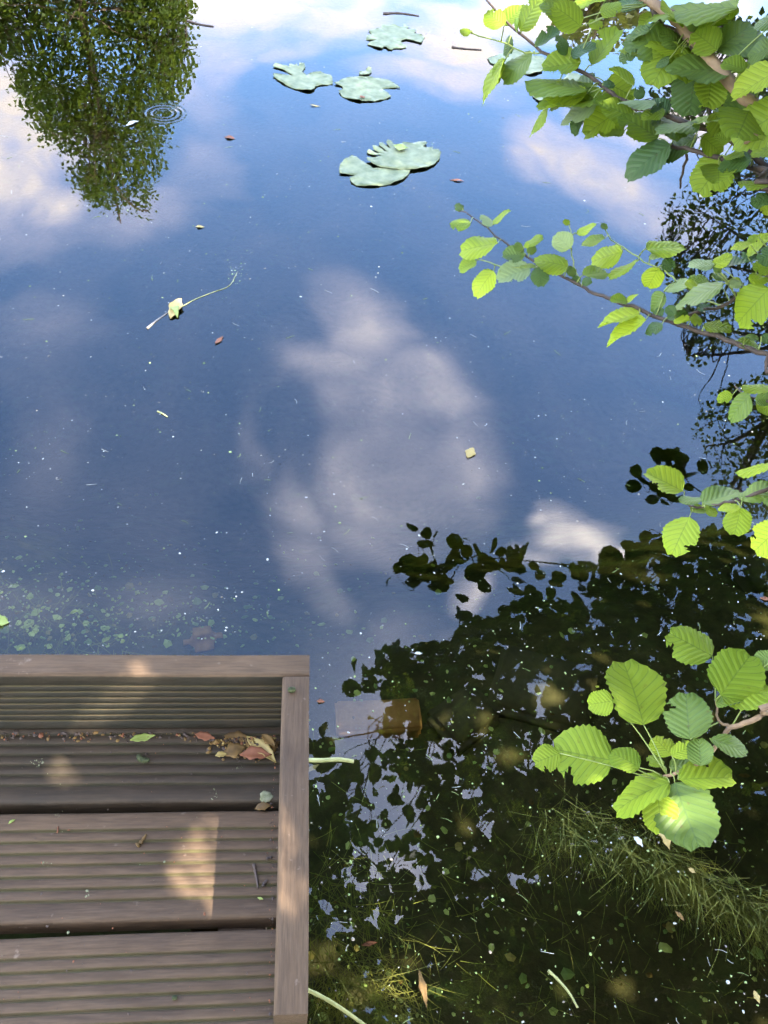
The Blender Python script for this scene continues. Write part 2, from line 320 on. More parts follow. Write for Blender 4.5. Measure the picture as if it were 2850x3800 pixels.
# ------------------------------------------------------------------ water
m, t, out = new_mat('pond_water'); tcn = t.node('ShaderNodeTexCoord'); ob = tcn.outputs['Object']
RING = at_z(607, 421)
w1 = t.noise(t.mapping(ob, scale=(1.0, 0.8, 1)), 3.2, 1, 0.5); w2 = t.noise(t.mapping(ob, scale=(1, .7, 1)), 22.0, 2, 0.5)
rv = t.node('ShaderNodeVectorMath', operation='DISTANCE'); t.link(ob, rv.inputs[0]); rv.inputs[1].default_value = tuple(RING)
rr = rv.outputs['Value']
ring = t.math('MULTIPLY', t.math('SINE', t.math('MULTIPLY', rr, 2*math.pi/0.020)), t.math('MULTIPLY', t.maprange(rr, 0.024, 0.032, 0, 1, True), t.maprange(rr, 0.085, 0.06, 0, 1, True)))
hh = t.math('ADD', t.math('MULTIPLY', w1, 0.0011), t.math('MULTIPLY', w2, 0.00003)); hh = t.math('ADD', hh, t.math('MULTIPLY', ring, 0.00028))
nb = t.bump(hh, 1.0, 1.0)
fr = t.node('ShaderNodeFresnel'); fr.inputs[0].default_value = 1.40; t.link(nb, fr.inputs['Normal'])
gl = t.node('ShaderNodeBsdfGlossy'); gl.inputs['Roughness'].default_value = 0.0; t.link(nb, gl.inputs['Normal'])
tr = t.node('ShaderNodeBsdfTransparent'); tr.inputs[0].default_value = rgb(0.97, 0.98, 0.95)
mx = t.node('ShaderNodeMixShader'); t.link(fr.outputs[0], mx.inputs[0]); t.link(tr.outputs[0], mx.inputs[1]); t.link(gl.outputs[0], mx.inputs[2])
va = t.node('ShaderNodeVolumeAbsorption'); va.inputs[0].default_value = rgb(0.40, 0.46, 0.24); va.inputs[1].default_value = 2.6
t.link(mx.outputs[0], out.inputs['Surface']); t.link(va.outputs[0], out.inputs['Volume'])
K = 96; ringv = [(-3.2+9.6*1.04*math.cos(2*math.pi*i/K), 6.6+8.6*1.04*math.sin(2*math.pi*i/K)) for i in range(K)]
Vw = [(x, y, 0.0) for x, y in ringv] + [(x, y, -4.0) for x, y in ringv]
Fw = [tuple(range(K)), tuple(range(2*K-1, K-1, -1))] + [(i, i+K, (i+1) % K+K, (i+1) % K) for i in range(K)]
add_obj('pond_water', mesh_np('pond_water', Vw, Fw, smooth=False), m, kind='structure')

# ------------------------------------------------------------------ jetty
DZ = 0.30; XO, XI, KTOP = 0.0209, -0.0146, 0.30+0.1433
YF, YN, YB2, PIT = 0.690, 0.6585, 0.5376, 0.1542
BW, BT, GSP, G0 = 0.1408, 0.036, 0.01492, 0.0256
def plank_profile(width=BW, thick=BT, grooves=True, r=0.006):
    pts = [(-width/2, -thick, 0)]                   # (across, up, groove mask), from one bottom corner over the top to the other
    for k in range(5):
        a = math.pi - k*math.pi/8; pts.append((-width/2+r+r*math.cos(a), -r+r*math.sin(a), 0))
    if grooves:
        for i in range(7):
            c = -width/2+G0+i*GSP
            for dx, dz, g in ((-0.0027, 0, 0.0), (-0.0022, -0.0006, .6), (-0.0014, -0.0028, 1), (0.0002, -0.0032, 1), (0.0012, -0.0022, 1), (0.0021, -0.0005, .5), (0.0028, 0, 0)):
                pts.append((c+dx, dz, g))
    for k in range(5):
        a = math.pi/2 - k*math.pi/8; pts.append((width/2-r+r*math.cos(a), -r+r*math.sin(a), 0))
    pts.append((width/2, -thick, 0)); return pts
def plank_mesh(name, length, grooves=True, width=BW, thick=BT, seg=26, seed=0):
    pr = plank_profile(width, thick, grooves); k = len(pr); r_ = np.random.default_rng(seed)
    ph = r_.uniform(0, 6, 4); V = []; uv = []
    xs = np.linspace(-length/2, length/2, seg+1)
    for x in xs:
        wob = 0.0005*math.sin(x*9+ph[0])+0.0004*math.sin(x*23+ph[1])
        for (a, z, g) in pr:
            V.append((x, a+wob, z+0.0004*math.sin(x*13+ph[2]+a*30))); uv.append((x, g))
    Fc = [(i*k+j, (i+1)*k+j, (i+1)*k+j+1, i*k+j+1) for i in range(seg) for j in range(k-1)]
    Fc += [(i*k+k-1, (i+1)*k+k-1, (i+1)*k, i*k) for i in range(seg)]
    Fc += [tuple(range(k-1, -1, -1))[::-1], tuple(seg*k+j for j in range(k))[::-1]]
    me = mesh_np(name, V, Fc, True, uv)
    bm = bmesh.new(); bm.from_mesh(me); bmesh.ops.recalc_face_normals(bm, faces=bm.faces)
    for f in bm.faces: f.smooth = len(f.verts) == 4
    for e in bm.edges:
        if len(e.link_faces) == 2 and e.calc_face_angle(0) > 0.9: e.smooth = False
    bm.to_mesh(me); bm.free(); return me
jet = empty('wooden_jetty', (-0.55, 0.2, DZ), label='brown grooved plank jetty with raised edge boards at the water', cat='jetty')
X0 = -1.5
def place(o, world):
    o.location = Vector(world) - Vector(jet.location)
L = XO-0.002-X0
for i in range(-1, 7):                                   # boards counted from the far edge
    yc = YB2 - i*PIT + PIT - BW/2
    if i == -1: continue
    o = add_obj('deck_board', plank_mesh('deck_board', L, True, seed=i), M_WOOD_DIM2 if i == 0 else M_WOOD, jet)  # first board darker: stain together with painted shade
    place(o, ((X0+XO-0.002)/2, yc, DZ)); o.rotation_euler = (0, 0, (0, 0.002, 0.009, 0.006, 0.004, 0.0, 0.0)[i] if i < 7 else 0)
    if i == 2: place(o, ((X0+XO-0.002)/2, yc-0.004, DZ))
KH = KTOP-DZ-0.0015
o = add_obj('edge_board', plank_mesh('edge_board', XO-X0, True, width=KH, thick=0.0315, seed=11), M_WOOD, jet, label='raised far edge board with sun streaks on its grooved inner face')
o.rotation_euler = (math.pi/2, 0, 0); place(o, ((XO+X0)/2, YN, DZ+0.0015+KH/2))
o.data.materials.append(M_WOOD_DIM)                          # stain and painted shade on the grooved inner face, the top edge stays plain wood
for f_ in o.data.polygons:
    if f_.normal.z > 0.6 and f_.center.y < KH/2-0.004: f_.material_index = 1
YE = at_z(1080, 3764, KTOP)[1]
klen = YN-0.0015-YE
o = add_obj('edge_board', plank_mesh('kerb_board', klen, False, width=KH, thick=XO-XI, seed=12), M_WOOD, jet, label='smooth raised side edge board along the right')
o.rotation_euler = Matrix(((0, 0, 1, 0), (1, 0, 0, 0), (0, 1, 0, 0), (0, 0, 0, 1))).to_euler(); place(o, (XO, (YN-0.0015+YE)/2, DZ+0.0015+KH/2))
o.rotation_euler = Matrix(((0, 0, -1), (-1, 0, 0), (0, 1, 0))).to_euler(); place(o, (XI, (YN-0.0015+YE)/2, DZ+0.0015+KH/2))
def box(name, x0, x1, y0, y1, z0, z1, mat, parent, bev=0.004):
    bm = bmesh.new(); bmesh.ops.create_cube(bm, size=1)
    bmesh.ops.scale(bm, vec=(x1-x0, y1-y0, z1-z0), verts=bm.verts); bmesh.ops.bevel(bm, geom=bm.edges[:], offset=bev, segments=2, affect='EDGES')
    me = bpy.data.meshes.new(name); bm.to_mesh(me); bm.free(); ul = me.uv_layers.new(name='UVMap')
    for d_ in ul.data: d_.uv = (0, 0)
    o = add_obj(name, me, mat, parent); place(o, ((x0+x1)/2, (y0+y1)/2, (z0+z1)/2)); return o
for x in (-0.09, -0.75, -1.4): box('joist', x, x+0.06, -0.35, 0.66, DZ-BT-0.105, DZ-BT-0.003, M_WOOD, jet)
for x in (-0.17, -1.48):
    for y in (0.55, -0.25): box('post', x-0.002, x+0.076, y, y+0.08, -0.6, DZ-BT-0.004, M_WOOD, jet)

# ------------------------------------------------------------------ alder leaf shapes
def alder_leaf(seed, nt=20, ns=8):
    r_ = np.random.default_rng(seed); V = []; uv = []
    curl = r_.uniform(-0.15, 0.30); droop = r_.uniform(0.0, 0.34); fold = r_.uniform(0.0, 0.26); lob = r_.uniform(0, 6, 3); skew = r_.uniform(-.06, .06)
    wide = r_.uniform(0.45, 0.51); peak = r_.uniform(0.82, 1.0)
    for i in range(nt+1):
        t_ = i/nt
        w = wide*max(0.0, 1-abs(2*t_**peak-1)**2.3)**0.55
        if i == nt: w = 0.15
        if i == 0: w = 0.018
        for j in range(ns+1):
            s = -1+2*j/ns; a = abs(s)
            ww = w*(1 + (0.05 if i % 2 else -0.03)*(a > 0.95) + 0.05*math.sin(t_*9+lob[0]+(2 if s > 0 else 0))*a)
            x = ww*s + skew*t_*t_; y = t_ - 0.05*(1-a)*(t_ > 0.9)*(t_-0.9)*10
            y += 0.035*a*w*2*(0.5-t_)
            z = 0.014*math.cos(2*math.pi*7.5*(t_-0.30*a))*a - curl*(s*w)**2*2.2 - droop*t_*t_*0.6 + fold*abs(s*w)*0.9 + 0.035*math.sin(5*t_+lob[1])*s + 0.03*math.sin(7*t_+lob[2])*a*a
            V.append((x, y, z)); uv.append((s*0.5+0.5, t_))
    k = ns+1
    Fc = [(i*k+j, i*k+j+1, (i+1)*k+j+1, (i+1)*k+j) for i in range(nt) for j in range(ns)]
    if seed % 3 == 0:                                    # a bite out of the margin
        b0 = int(r_.integers(nt//2, nt-4)); side = 0 if r_.random() < .5 else ns-1
        drop = {(b0+d_)*ns+side for d_ in range(3)} | {(b0+1)*ns+(side+(1 if side == 0 else -1))}
        Fc = [f for q_, f in enumerate(Fc) if q_ not in drop]
    return V, Fc, uv
LEAF_DATA = [alder_leaf(i) for i in range(10)]
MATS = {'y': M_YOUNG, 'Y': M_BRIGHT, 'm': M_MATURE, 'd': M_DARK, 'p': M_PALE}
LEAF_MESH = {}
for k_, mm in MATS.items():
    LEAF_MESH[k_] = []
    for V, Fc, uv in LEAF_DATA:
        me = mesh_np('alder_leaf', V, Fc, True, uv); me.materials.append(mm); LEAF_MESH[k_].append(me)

# ------------------------------------------------------------------ alder tree on the right bank
TR = np.array([2.15, 0.75, 0.0]); TR[2] = float(ground_z(TR[0], TR[1]))-0.05
alder = empty('alder_tree', tuple(TR), label='alder tree on the right bank, branches hanging over the water into view', cat='tree')
def put(me, name, mat, parent, **kw):                   # mesh in world coordinates under a parent that is only translated
    o = add_obj(name, me, mat, parent, **kw); o.matrix_parent_inverse = Matrix.Translation(-Vector(parent.matrix_world.translation if parent.parent is None else (0, 0, 0))); return o
bpy.context.view_layer.update()
def child(name, me, mat, parent_root, parent=None, **kw):
    o = add_obj(name, me, mat, parent or parent_root, **kw)
    if parent is None: o.location = -Vector(parent_root.location)
    return o
trunk_p = spline([TR, TR+[-.03, .05, .8], TR+[.05, .0, 1.7], TR+[-.02, .1, 2.8], TR+[.06, .05, 4.0], TR+[0, .1, 5.2]], 4)
g = Geo(); g.tube(trunk_p, np.linspace(0.10, 0.012, len(trunk_p)), 12)
child('trunk', g.mesh('trunk'), M_BARK, alder)
CR = {1: (1700, 0, 2.765), 2: (2250, 0, 2.765), 3: (1660, 730, 2.765), 4: (2250, 640, 2.765), 5: (2300, 1340, 2.765), 6: (1950, 2280, 1.8433)}
def cpx(c, x, y): o = CR[c]; return o[0]+x/o[2], o[1]+y/o[2]
# each branch: crop, points (x, y), distance at first and last point, radius at first and last point, bark, height on the trunk or None for a side twig
BR = [
 ('a', 2, [(300, -140), (420, 0), (560, 80), (720, 200), (870, 370), (1000, 520), (1100, 650), (1230, 800), (1430, 1000), (1620, 1170), (1950, 1420)], 1.32, 1.15, .0058, .0078, M_BARK, 1.25),
 ('a2', 2, [(470, 50), (530, 190), (620, 290), (760, 350), (880, 500), (930, 560)], 1.30, 1.24, .0042, .0022, M_TWIG, None),
 ('b', 2, [(-1230, 0), (-1050, 200), (-880, 350), (-720, 480), (-670, 535), (-520, 600), (-400, 660), (-150, 785), (-40, 880), (50, 960), (250, 1070), (330, 1110), (580, 1160), (740, 1240), (940, 1300), (1120, 1370), (1400, 1520), (1659, 1740), (2000, 1960)], 1.50, 1.25, .0016, .0042, M_TWIG, 1.05),
 ('b2', 1, [(20, 310), (210, 365), (440, 430), (640, 520), (780, 545), (845, 538)], 1.52, 1.46, .0009, .0014, M_STEM, None),
 ('c', 2, [(260, 1240), (300, 1310), (430, 1400), (600, 1480), (700, 1510), (860, 1530), (1150, 1620), (1480, 1720), (1659, 1750), (2000, 1880)], 1.40, 1.22, .0015, .0040, M_TWIG, 1.0),
 ('c2', 2, [(875, 1465), (840, 1570), (780, 1780), (760, 1930)], 1.36, 1.40, .0024, .0014, M_TWIG, None),
 ('c3', 2, [(1030, 800), (1030, 990), (1040, 1070), (1090, 1180), (1110, 1350)], 1.30, 1.31, .0011, .0018, M_TWIG, None),
 ('e', 3, [(110, 150), (190, 160), (310, 250), (460, 360), (600, 480), (720, 560), (830, 620), (960, 710), (1080, 775), (1200, 830), (1380, 920), (1500, 990), (1640, 1035), (1831, 1111), (2031, 1181), (2191, 1251), (2331, 1291), (2531, 1371), (2781, 1441), (3031, 1531), (3290, 1621), (3700, 1780)], 1.62, 1.34, .0009, .0040, M_TWIG, 0.85),
 ('e2', 4, [(-22, 540), (8, 629), (80, 710), (220, 790), (380, 910), (540, 980), (640, 1040), (760, 1150), (870, 1210), (1040, 1310), (1200, 1370)], 1.60, 1.47, .0009, .0016, M_STEM, None),
 ('e3', 4, [(570, 1500), (750, 1490), (950, 1420), (1200, 1370), (1400, 1230), (1659, 1080), (2050, 930)], 1.47, 1.38, .0018, .0032, M_TWIG, 0.9),
 ('e4', 3, [(1235, 240), (1260, 330), (1275, 450), (1275, 600), (1300, 710), (1340, 820), (1380, 915)], 1.58, 1.535, .0007, .0012, M_STEM, None),
 ('e5', 3, [(240, 610), (370, 655), (550, 715), (740, 725), (900, 720), (945, 700)], 1.62, 1.57, .0009, .0014, M_STEM, None),
 ('f', 5, [(660, 1380), (690, 1450), (750, 1500), (900, 1490), (1080, 1460), (1240, 1410), (1521, 1330), (2000, 1230)], 1.44, 1.30, .0012, .0030, M_TWIG, 0.75),
 ('h', 5, [(1180, 255), (1290, 350), (1400, 390), (1600, 420), (2000, 440)], 1.45, 1.32, .0012, .0026, M_TWIG, 0.8),
 ('k', 6, [(905, 1235), (940, 1110), (1030, 1080), (1180, 1030), (1290, 920), (1370, 810), (1410, 765), (1500, 745), (1659, 680), (1900, 560)], 1.18, 1.12, .0016, .0036, M_BARK, 0.55),
 ('k2', 6, [(1300, 590), (1325, 735), (1410, 765)], 1.155, 1.15, .0012, .0020, M_BARK, None)]
# leaves: branch, crop, base x y, tip x y, apparent width, kind
LV = [
 ('b2',1,770,550,430,820,230,'m'),('b2',1,485,610,185,1010,150,'y'),('b2',1,470,640,370,850,120,'y'),('b2',1,548,365,470,585,85,'d'),('b2',1,125,345,20,300,70,'y'),
 ('b',1,790,480,1040,300,110,'d'),('b',1,1105,570,1025,345,95,'d'),('b',1,1160,570,1400,430,115,'d'),('b',1,1375,670,1655,280,240,'y'),('b',1,1260,640,850,690,250,'y'),
 ('b',1,1340,935,720,780,120,'y'),('b',1,1320,960,890,950,210,'Y'),('b',1,1500,1005,800,1100,160,'y'),('b',1,930,1100,700,1365,85,'y'),('b',1,1420,1070,1035,1250,160,'p'),('b',1,1280,1190,1165,1380,120,'d'),('c',1,1660,1130,1275,1390,280,'y'),('b',1,1390,1005,1700,1180,140,'y'),
 ('b2',1,475,255,280,120,160,'y'),('b',1,470,255,690,45,200,'y'),('b',1,640,315,830,-40,230,'y'),('b',1,660,300,765,150,110,'y'),('b',1,600,330,610,180,60,'d'),
 ('a2',1,1255,270,990,20,230,'y'),('a2',1,1340,250,1490,235,95,'Y'),('a2',1,1160,225,880,-30,190,'y'),('a2',1,1460,130,1680,40,130,'y'),('b',1,1485,875,1615,850,65,'d'),('b',1,1520,-20,1180,40,130,'y'),
 ('a',2,1340,85,430,20,230,'y'),('a',2,1345,60,1215,180,130,'y'),('a',2,420,-20,100,50,130,'d'),('a',2,1120,530,1490,190,340,'m'),('a',2,1140,515,890,310,270,'y'),('a',2,1150,505,1650,370,150,'m'),
 ('a2',2,770,540,430,375,125,'Y'),('a2',2,775,480,560,310,150,'m'),('a2',2,600,410,590,560,190,'d'),('a',2,1270,760,640,600,200,'m'),('a',2,650,600,495,670,85,'d'),('c3',2,965,940,680,820,130,'d'),('c3',2,1030,985,690,960,320,'y'),
 ('a',2,1760,720,1270,1010,250,'Y'),('a',2,1850,1120,1235,1420,430,'y'),('c',2,1850,1480,1470,1540,190,'y'),('c',2,705,1375,1320,1060,150,'y'),('b',2,1080,1170,1330,1150,140,'m'),('c',2,960,1295,515,1270,90,'m'),('c',2,980,1400,1195,1560,180,'y'),('c',2,660,1485,160,1770,270,'d'),('c',2,1490,1640,1140,1690,230,'d'),
 ('b',2,505,1070,120,1000,100,'p'),('b',2,300,1010,380,900,150,'d'),('b',2,640,1150,440,1020,150,'d'),('b',2,600,1150,350,1170,110,'y'),('b',2,270,1215,-20,1040,200,'y'),('c',2,190,1340,-80,1310,170,'y'),('c',2,550,1345,320,1350,90,'y'),('b',2,285,870,25,700,60,'Y'),('a2',2,430,545,120,500,60,'Y'),
 ('b',2,1265,1450,1120,1380,120,'y'),('a',2,1720,470,1430,560,220,'m'),('a',2,1430,720,1190,620,150,'y'),('a',2,1340,745,1480,640,95,'y'),('a2',2,450,305,220,385,100,'m'),('a2',2,490,130,330,270,130,'y'),('a2',2,275,455,150,650,150,'d'),('a2',2,600,120,500,290,90,'m'),('a',2,830,170,950,290,110,'m'),('b',2,560,1050,640,1170,100,'d'),('a',2,1500,680,1700,640,160,'d'),('c',2,1210,1620,1420,1560,90,'y'),('a',2,1800,180,1500,230,150,'m'),('a',2,1690,560,1450,600,190,'m'),('a',2,1180,860,1090,760,150,'y'),
 ('e',3,515,480,112,535,200,'Y'),('e',3,240,262,25,290,95,'y'),('e',3,155,135,80,75,65,'m'),('e',3,470,288,335,195,65,'p'),('e',3,475,285,622,105,75,'y'),('e5',3,300,665,112,745,115,'y'),('e5',3,478,762,255,1005,160,'Y'),('e5',3,850,735,505,855,200,'p'),
 ('e',3,795,605,560,590,165,'m'),('e',3,945,720,960,930,240,'d'),('e',3,795,500,972,388,95,'y'),('e',3,745,565,718,460,85,'m'),('e',3,835,590,892,500,95,'m'),('e',3,1235,720,900,610,190,'Y'),('e4',3,1258,535,1120,380,230,'p'),('e4',3,1330,382,1522,268,85,'Y'),('e2',3,1610,435,1365,450,90,'y'),('e4',3,1242,290,1203,228,55,'y'),
 ('e',3,1215,752,1335,770,85,'m'),('e2',3,1795,570,1445,640,205,'Y'),('e',3,1395,805,1650,740,115,'y'),('e',3,1360,885,1280,830,105,'d'),('e',3,1380,885,1483,850,85,'d'),('e',3,920,662,1060,630,50,'d'),('e',3,1082,778,1152,775,45,'d'),('e',3,905,720,752,690,55,'y'),('e',3,800,525,830,470,45,'y'),('e2',3,1620,340,1600,260,55,'m'),
 ('e2',4,330,908,5,1065,95,'y'),('e2',4,405,785,815,735,125,'Y'),('e2',4,440,885,690,850,65,'y'),('e2',4,535,978,425,1195,225,'Y'),('e2',4,565,965,715,935,140,'d'),('e2',4,590,1225,865,1055,110,'p'),('e',4,595,1240,435,1430,160,'m'),('e',4,340,1450,-90,1575,110,'Y'),('e',4,405,1510,-5,1775,140,'Y'),('e',4,575,1550,398,1655,105,'d'),('e',4,490,1490,575,1385,95,'d'),
 ('e3',4,1095,955,1292,835,130,'Y'),('e3',4,1105,950,845,905,120,'p'),('e3',4,1195,985,1565,870,130,'d'),('e3',4,1215,1135,640,1385,200,'m'),('e3',4,1670,1190,1320,1560,400,'y'),('e',4,620,1505,850,1460,120,'d'),('e',4,690,1530,855,1480,70,'Y'),('e3',4,930,1400,1085,1365,90,'d'),('e',4,870,1480,985,1545,100,'y'),('e',4,995,1575,1295,1580,130,'y'),
 ('e',4,1340,1740,1585,1775,110,'y'),('e',4,1420,1690,1575,1685,55,'m'),('e',4,215,1330,40,1280,110,'y'),('e',4,215,1335,328,1240,45,'Y'),('e2',4,940,1180,815,1110,90,'Y'),('e2',4,1050,1130,850,1060,110,'y'),('e3',4,1455,875,1680,630,130,'y'),('e3',4,1485,745,1265,750,70,'Y'),('e3',4,1560,660,1435,700,70,'y'),
 ('c',4,1680,130,1345,100,70,'y'),('c',4,1690,260,1475,300,150,'d'),('c',4,1700,420,1585,350,90,'Y'),('e3',4,1780,800,1545,900,200,'d'),('e3',4,1460,1085,1670,1080,100,'Y'),('e3',4,1260,1110,1390,1160,90,'p'),('e3',4,1100,1010,1190,960,100,'m'),('e',4,700,1460,620,1370,110,'d'),('e3',4,1700,1000,1500,950,150,'y'),('e',4,1590,1680,1690,1730,110,'d'),('e3',4,1080,1060,1250,1060,80,'m'),('e3',4,1380,1120,1250,1100,70,'Y'),
 ('f',5,642,1335,258,1125,220,'Y'),('f',5,845,1455,1248,1325,200,'m'),('f',5,845,1420,605,1420,100,'m'),('f',5,715,1600,520,1995,320,'y'),('f',5,725,1510,885,1550,90,'y'),('f',5,870,1500,1010,1570,95,'y'),('f',5,1240,1500,1180,1795,370,'y'),('f',5,1235,1510,1005,1490,80,'Y'),('f',5,1250,1440,1570,1215,210,'m'),('f',5,1620,1065,1185,1115,100,'Y'),('f',5,1660,1690,1365,1960,310,'Y'),
 ('h',5,1335,350,1085,600,230,'m'),('h',5,1155,350,995,410,120,'y'),('h',5,1600,295,1245,235,80,'y'),('h',5,1390,395,1570,400,150,'m'),('h',5,1400,430,1560,525,150,'y'),('f',5,1560,1450,1470,1440,80,'m'),
 ('k',6,808,755,690,300,385,'y'),('k',6,602,590,418,620,170,'y'),('k',6,600,1000,180,925,500,'y'),('k',6,235,950,57,1020,185,'y'),('k',6,780,1050,595,920,165,'y'),('k2',6,1125,855,1090,525,450,'m'),('k',6,1000,965,875,832,135,'Y'),('k',6,1000,965,1168,880,120,'Y'),('k',6,1200,1035,1190,840,235,'m'),('k',6,985,1045,1195,1030,105,'m'),('k',6,1262,850,1528,925,110,'m'),('k',6,1045,1130,1432,1105,205,'y'),('k',6,985,1150,575,1280,185,'y'),('k',6,905,1235,935,1505,300,'Y'),('k',6,1020,1150,1180,1615,430,'m'),
 ('k2',6,1278,285,970,118,205,'y'),('k2',6,1335,555,1545,250,360,'y'),('k2',6,1340,560,1680,490,170,'y'),('k2',6,1300,605,1525,565,95,'m'),('k2',6,1510,590,1655,560,90,'m'),('k2',6,1720,300,1562,335,180,'m'),('k',6,945,1035,832,970,65,'y')]
trunk_at = lambda h: trunk_p[np.argmin(np.abs(trunk_p[:, 2]-h))]
paths = {}; branch_obj = {}; branch_geo = {}
for (bn, c, pts, d0, d1, r0, r1, bark, hgt) in BR:
    kk = len(pts); P = [at_d(*cpx(c, x, y), d0+(d1-d0)*i/(kk-1)) for i, (x, y) in enumerate(pts)]
    R = [r0+(r1-r0)*i/(kk-1) for i in range(kk)]
    vis = spline(P, 3); paths[bn] = vis
    if hgt is not None:                                   # the branch runs on, out of the picture, to the trunk
        e_ = P[-1]; T_ = trunk_at(hgt+0.25)
        P += [e_+(T_-e_)*0.33+[0, 0, 0.03], e_+(T_-e_)*0.68+[0, 0, 0.06], T_]; R += [r1*1.25, r1*1.7, r1*2.4]
    SPp = spline(P, 3); RR = np.interp(np.linspace(0, 1, len(SPp)), np.linspace(0, 1, len(R)), R)
    SPp[1:-1] += rng.normal(0, 0.0008, SPp[1:-1].shape)
    gg = Geo(); gg.tube(SPp, RR, 7); branch_geo[bn] = (gg, bark)
leafpos = []
def leaf_matrix(base, tip, nrm, jitter=True):
    y = unit(tip-base); x = unit(np.cross(y, nrm)); z = np.cross(x, y); l = np.linalg.norm(tip-base)
    return Matrix(((x[0]*l, y[0]*l, z[0]*l, base[0]), (x[1]*l, y[1]*l, z[1]*l, base[1]), (x[2]*l, y[2]*l, z[2]*l, base[2]), (0, 0, 0, 1)))
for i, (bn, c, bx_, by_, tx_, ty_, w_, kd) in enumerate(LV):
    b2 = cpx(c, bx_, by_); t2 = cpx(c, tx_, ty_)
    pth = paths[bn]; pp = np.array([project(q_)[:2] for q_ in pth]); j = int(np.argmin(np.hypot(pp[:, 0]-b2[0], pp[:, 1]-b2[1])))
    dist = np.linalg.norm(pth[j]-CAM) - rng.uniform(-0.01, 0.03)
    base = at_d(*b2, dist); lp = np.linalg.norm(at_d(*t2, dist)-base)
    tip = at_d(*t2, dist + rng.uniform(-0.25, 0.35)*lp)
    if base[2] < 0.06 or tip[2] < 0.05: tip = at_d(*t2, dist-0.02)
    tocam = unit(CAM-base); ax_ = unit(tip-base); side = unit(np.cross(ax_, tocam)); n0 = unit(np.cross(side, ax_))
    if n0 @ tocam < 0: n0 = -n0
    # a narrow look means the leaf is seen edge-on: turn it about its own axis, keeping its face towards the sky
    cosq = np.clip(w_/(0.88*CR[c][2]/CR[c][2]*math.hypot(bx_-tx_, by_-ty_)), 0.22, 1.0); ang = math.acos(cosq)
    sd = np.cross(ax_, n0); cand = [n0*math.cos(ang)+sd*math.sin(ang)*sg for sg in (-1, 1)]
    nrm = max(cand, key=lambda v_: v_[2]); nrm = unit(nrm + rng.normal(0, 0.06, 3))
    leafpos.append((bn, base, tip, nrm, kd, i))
    gg, bark = branch_geo[bn]
    a_ = pth[j]; mid = (a_+base)/2 + [0, 0, 0.004]
    if np.linalg.norm(a_-base) > 0.003: gg.tube(spline([a_, mid, base], 3), np.linspace(0.0010, 0.0007, 4 if False else 7), 5, 1)
for i in range(26):                                        # the thick of the spray at the upper right
    bn = ('a', 'a2', 'b', 'c', 'b', 'a', 'c3', 'e3')[i % 8]; pth = paths[bn]; a_ = pth[int(rng.integers(len(pth)//3, len(pth)))]
    px_ = project(a_)
    if not (2000 < px_[0] < 2900 and -40 < px_[1] < (1050 if bn == 'e3' else 620)): continue
    sz_ = rng.uniform(.038, .064); dr = unit(rand_dir()*[1, 1, .5]+[0, 0, -.15]); base = a_+dr*.02; tip = base+dr*sz_; nrm = unit(np.array([0, 0, 1])+rand_dir()*.5+unit(CAM-a_)*.5)
    leafpos.append((bn, base, tip, nrm, 'yymyd'[i % 5], 500+i)); branch_geo[bn][0].tube(spline([a_, (a_+base)/2+[0, 0, .002], base], 3), np.linspace(.001, .0007, 7), 5, 1)
for bn, (gg, bark) in branch_geo.items():
    o = child('branch', gg.mesh('branch'), [bark, M_STEM], alder); branch_obj[bn] = o
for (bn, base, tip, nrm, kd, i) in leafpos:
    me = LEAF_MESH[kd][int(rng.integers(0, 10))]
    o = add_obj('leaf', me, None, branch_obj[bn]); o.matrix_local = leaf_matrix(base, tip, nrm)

# ------------------------------------------------------------------ alder crown above the frame, seen mirrored in the water
def inside(poly, x, y):
    r_ = False; j = len(poly)-1
    for i in range(len(poly)):
        xi, yi = poly[i]; xj, yj = poly[j]
        if (yi > y) != (yj > y) and x < (xj-xi)*(y-yi)/(yj-yi)+xi: r_ = not r_
        j = i
    return r_
CROWN = [(1720,1120),(1600,1150),(1540,1140),(1480,1165),(1400,1150),(1340,1180),(1290,1205),(1230,1222),(1180,1190),(1120,1212),(1080,1200),(1050,1215),(1068,1262),(1100,1295),(1075,1335),(1010,1345),(965,1385),(900,1400),(835,1402),(775,1462),(800,1510),(850,1540),(820,1600),(740,1655),(700,1640),(650,1700),(640,2230),(640,2500),(1300,2500),(1720,2350)]
def in_frame(P, mx_=0, my_=0):
    x, y, z = project(P); return z > 0 and -mx_ < x < 2850+mx_ and -my_ < y < 3800
def mirror_px(P):
    x, y, z = project((P[0], P[1], -P[2])); return x/S, y/S
PATCH = [(452, 1768, .009), (460, 1795, .013), (448, 1820, .013), (420, 1836, .010), (398, 1836, .006), (455, 1890, .008), (445, 1910, .011), (415, 1920, .009), (388, 1918, .005), (608, 1800, .007), (600, 1785, .004), (630, 1885, .006), (622, 1962, .008), (640, 1970, .006), (266, 1476, .006), (248, 1494, .008), (222, 1520, .008), (200, 1538, .006), (292, 1506, .005), (272, 1540, .004), (112, 1640, .004), (150, 1690, .004)]
SHAFT = [(at_z(770*S, 1566*S, -0.38), .012)] + [(at_z(x*S, y*S, KTOP if x > 590 else (DZ+.07 if y < 1570 else DZ)), r_) for x, y, r_ in PATCH if r_ > 0]
def blocked(P, rad):
    for Q, r_ in SHAFT:
        v_ = P-Q; t_ = v_@SUN
        if t_ > 0 and np.linalg.norm(v_-SUN*t_) < r_+rad*0.36: return True
    return False
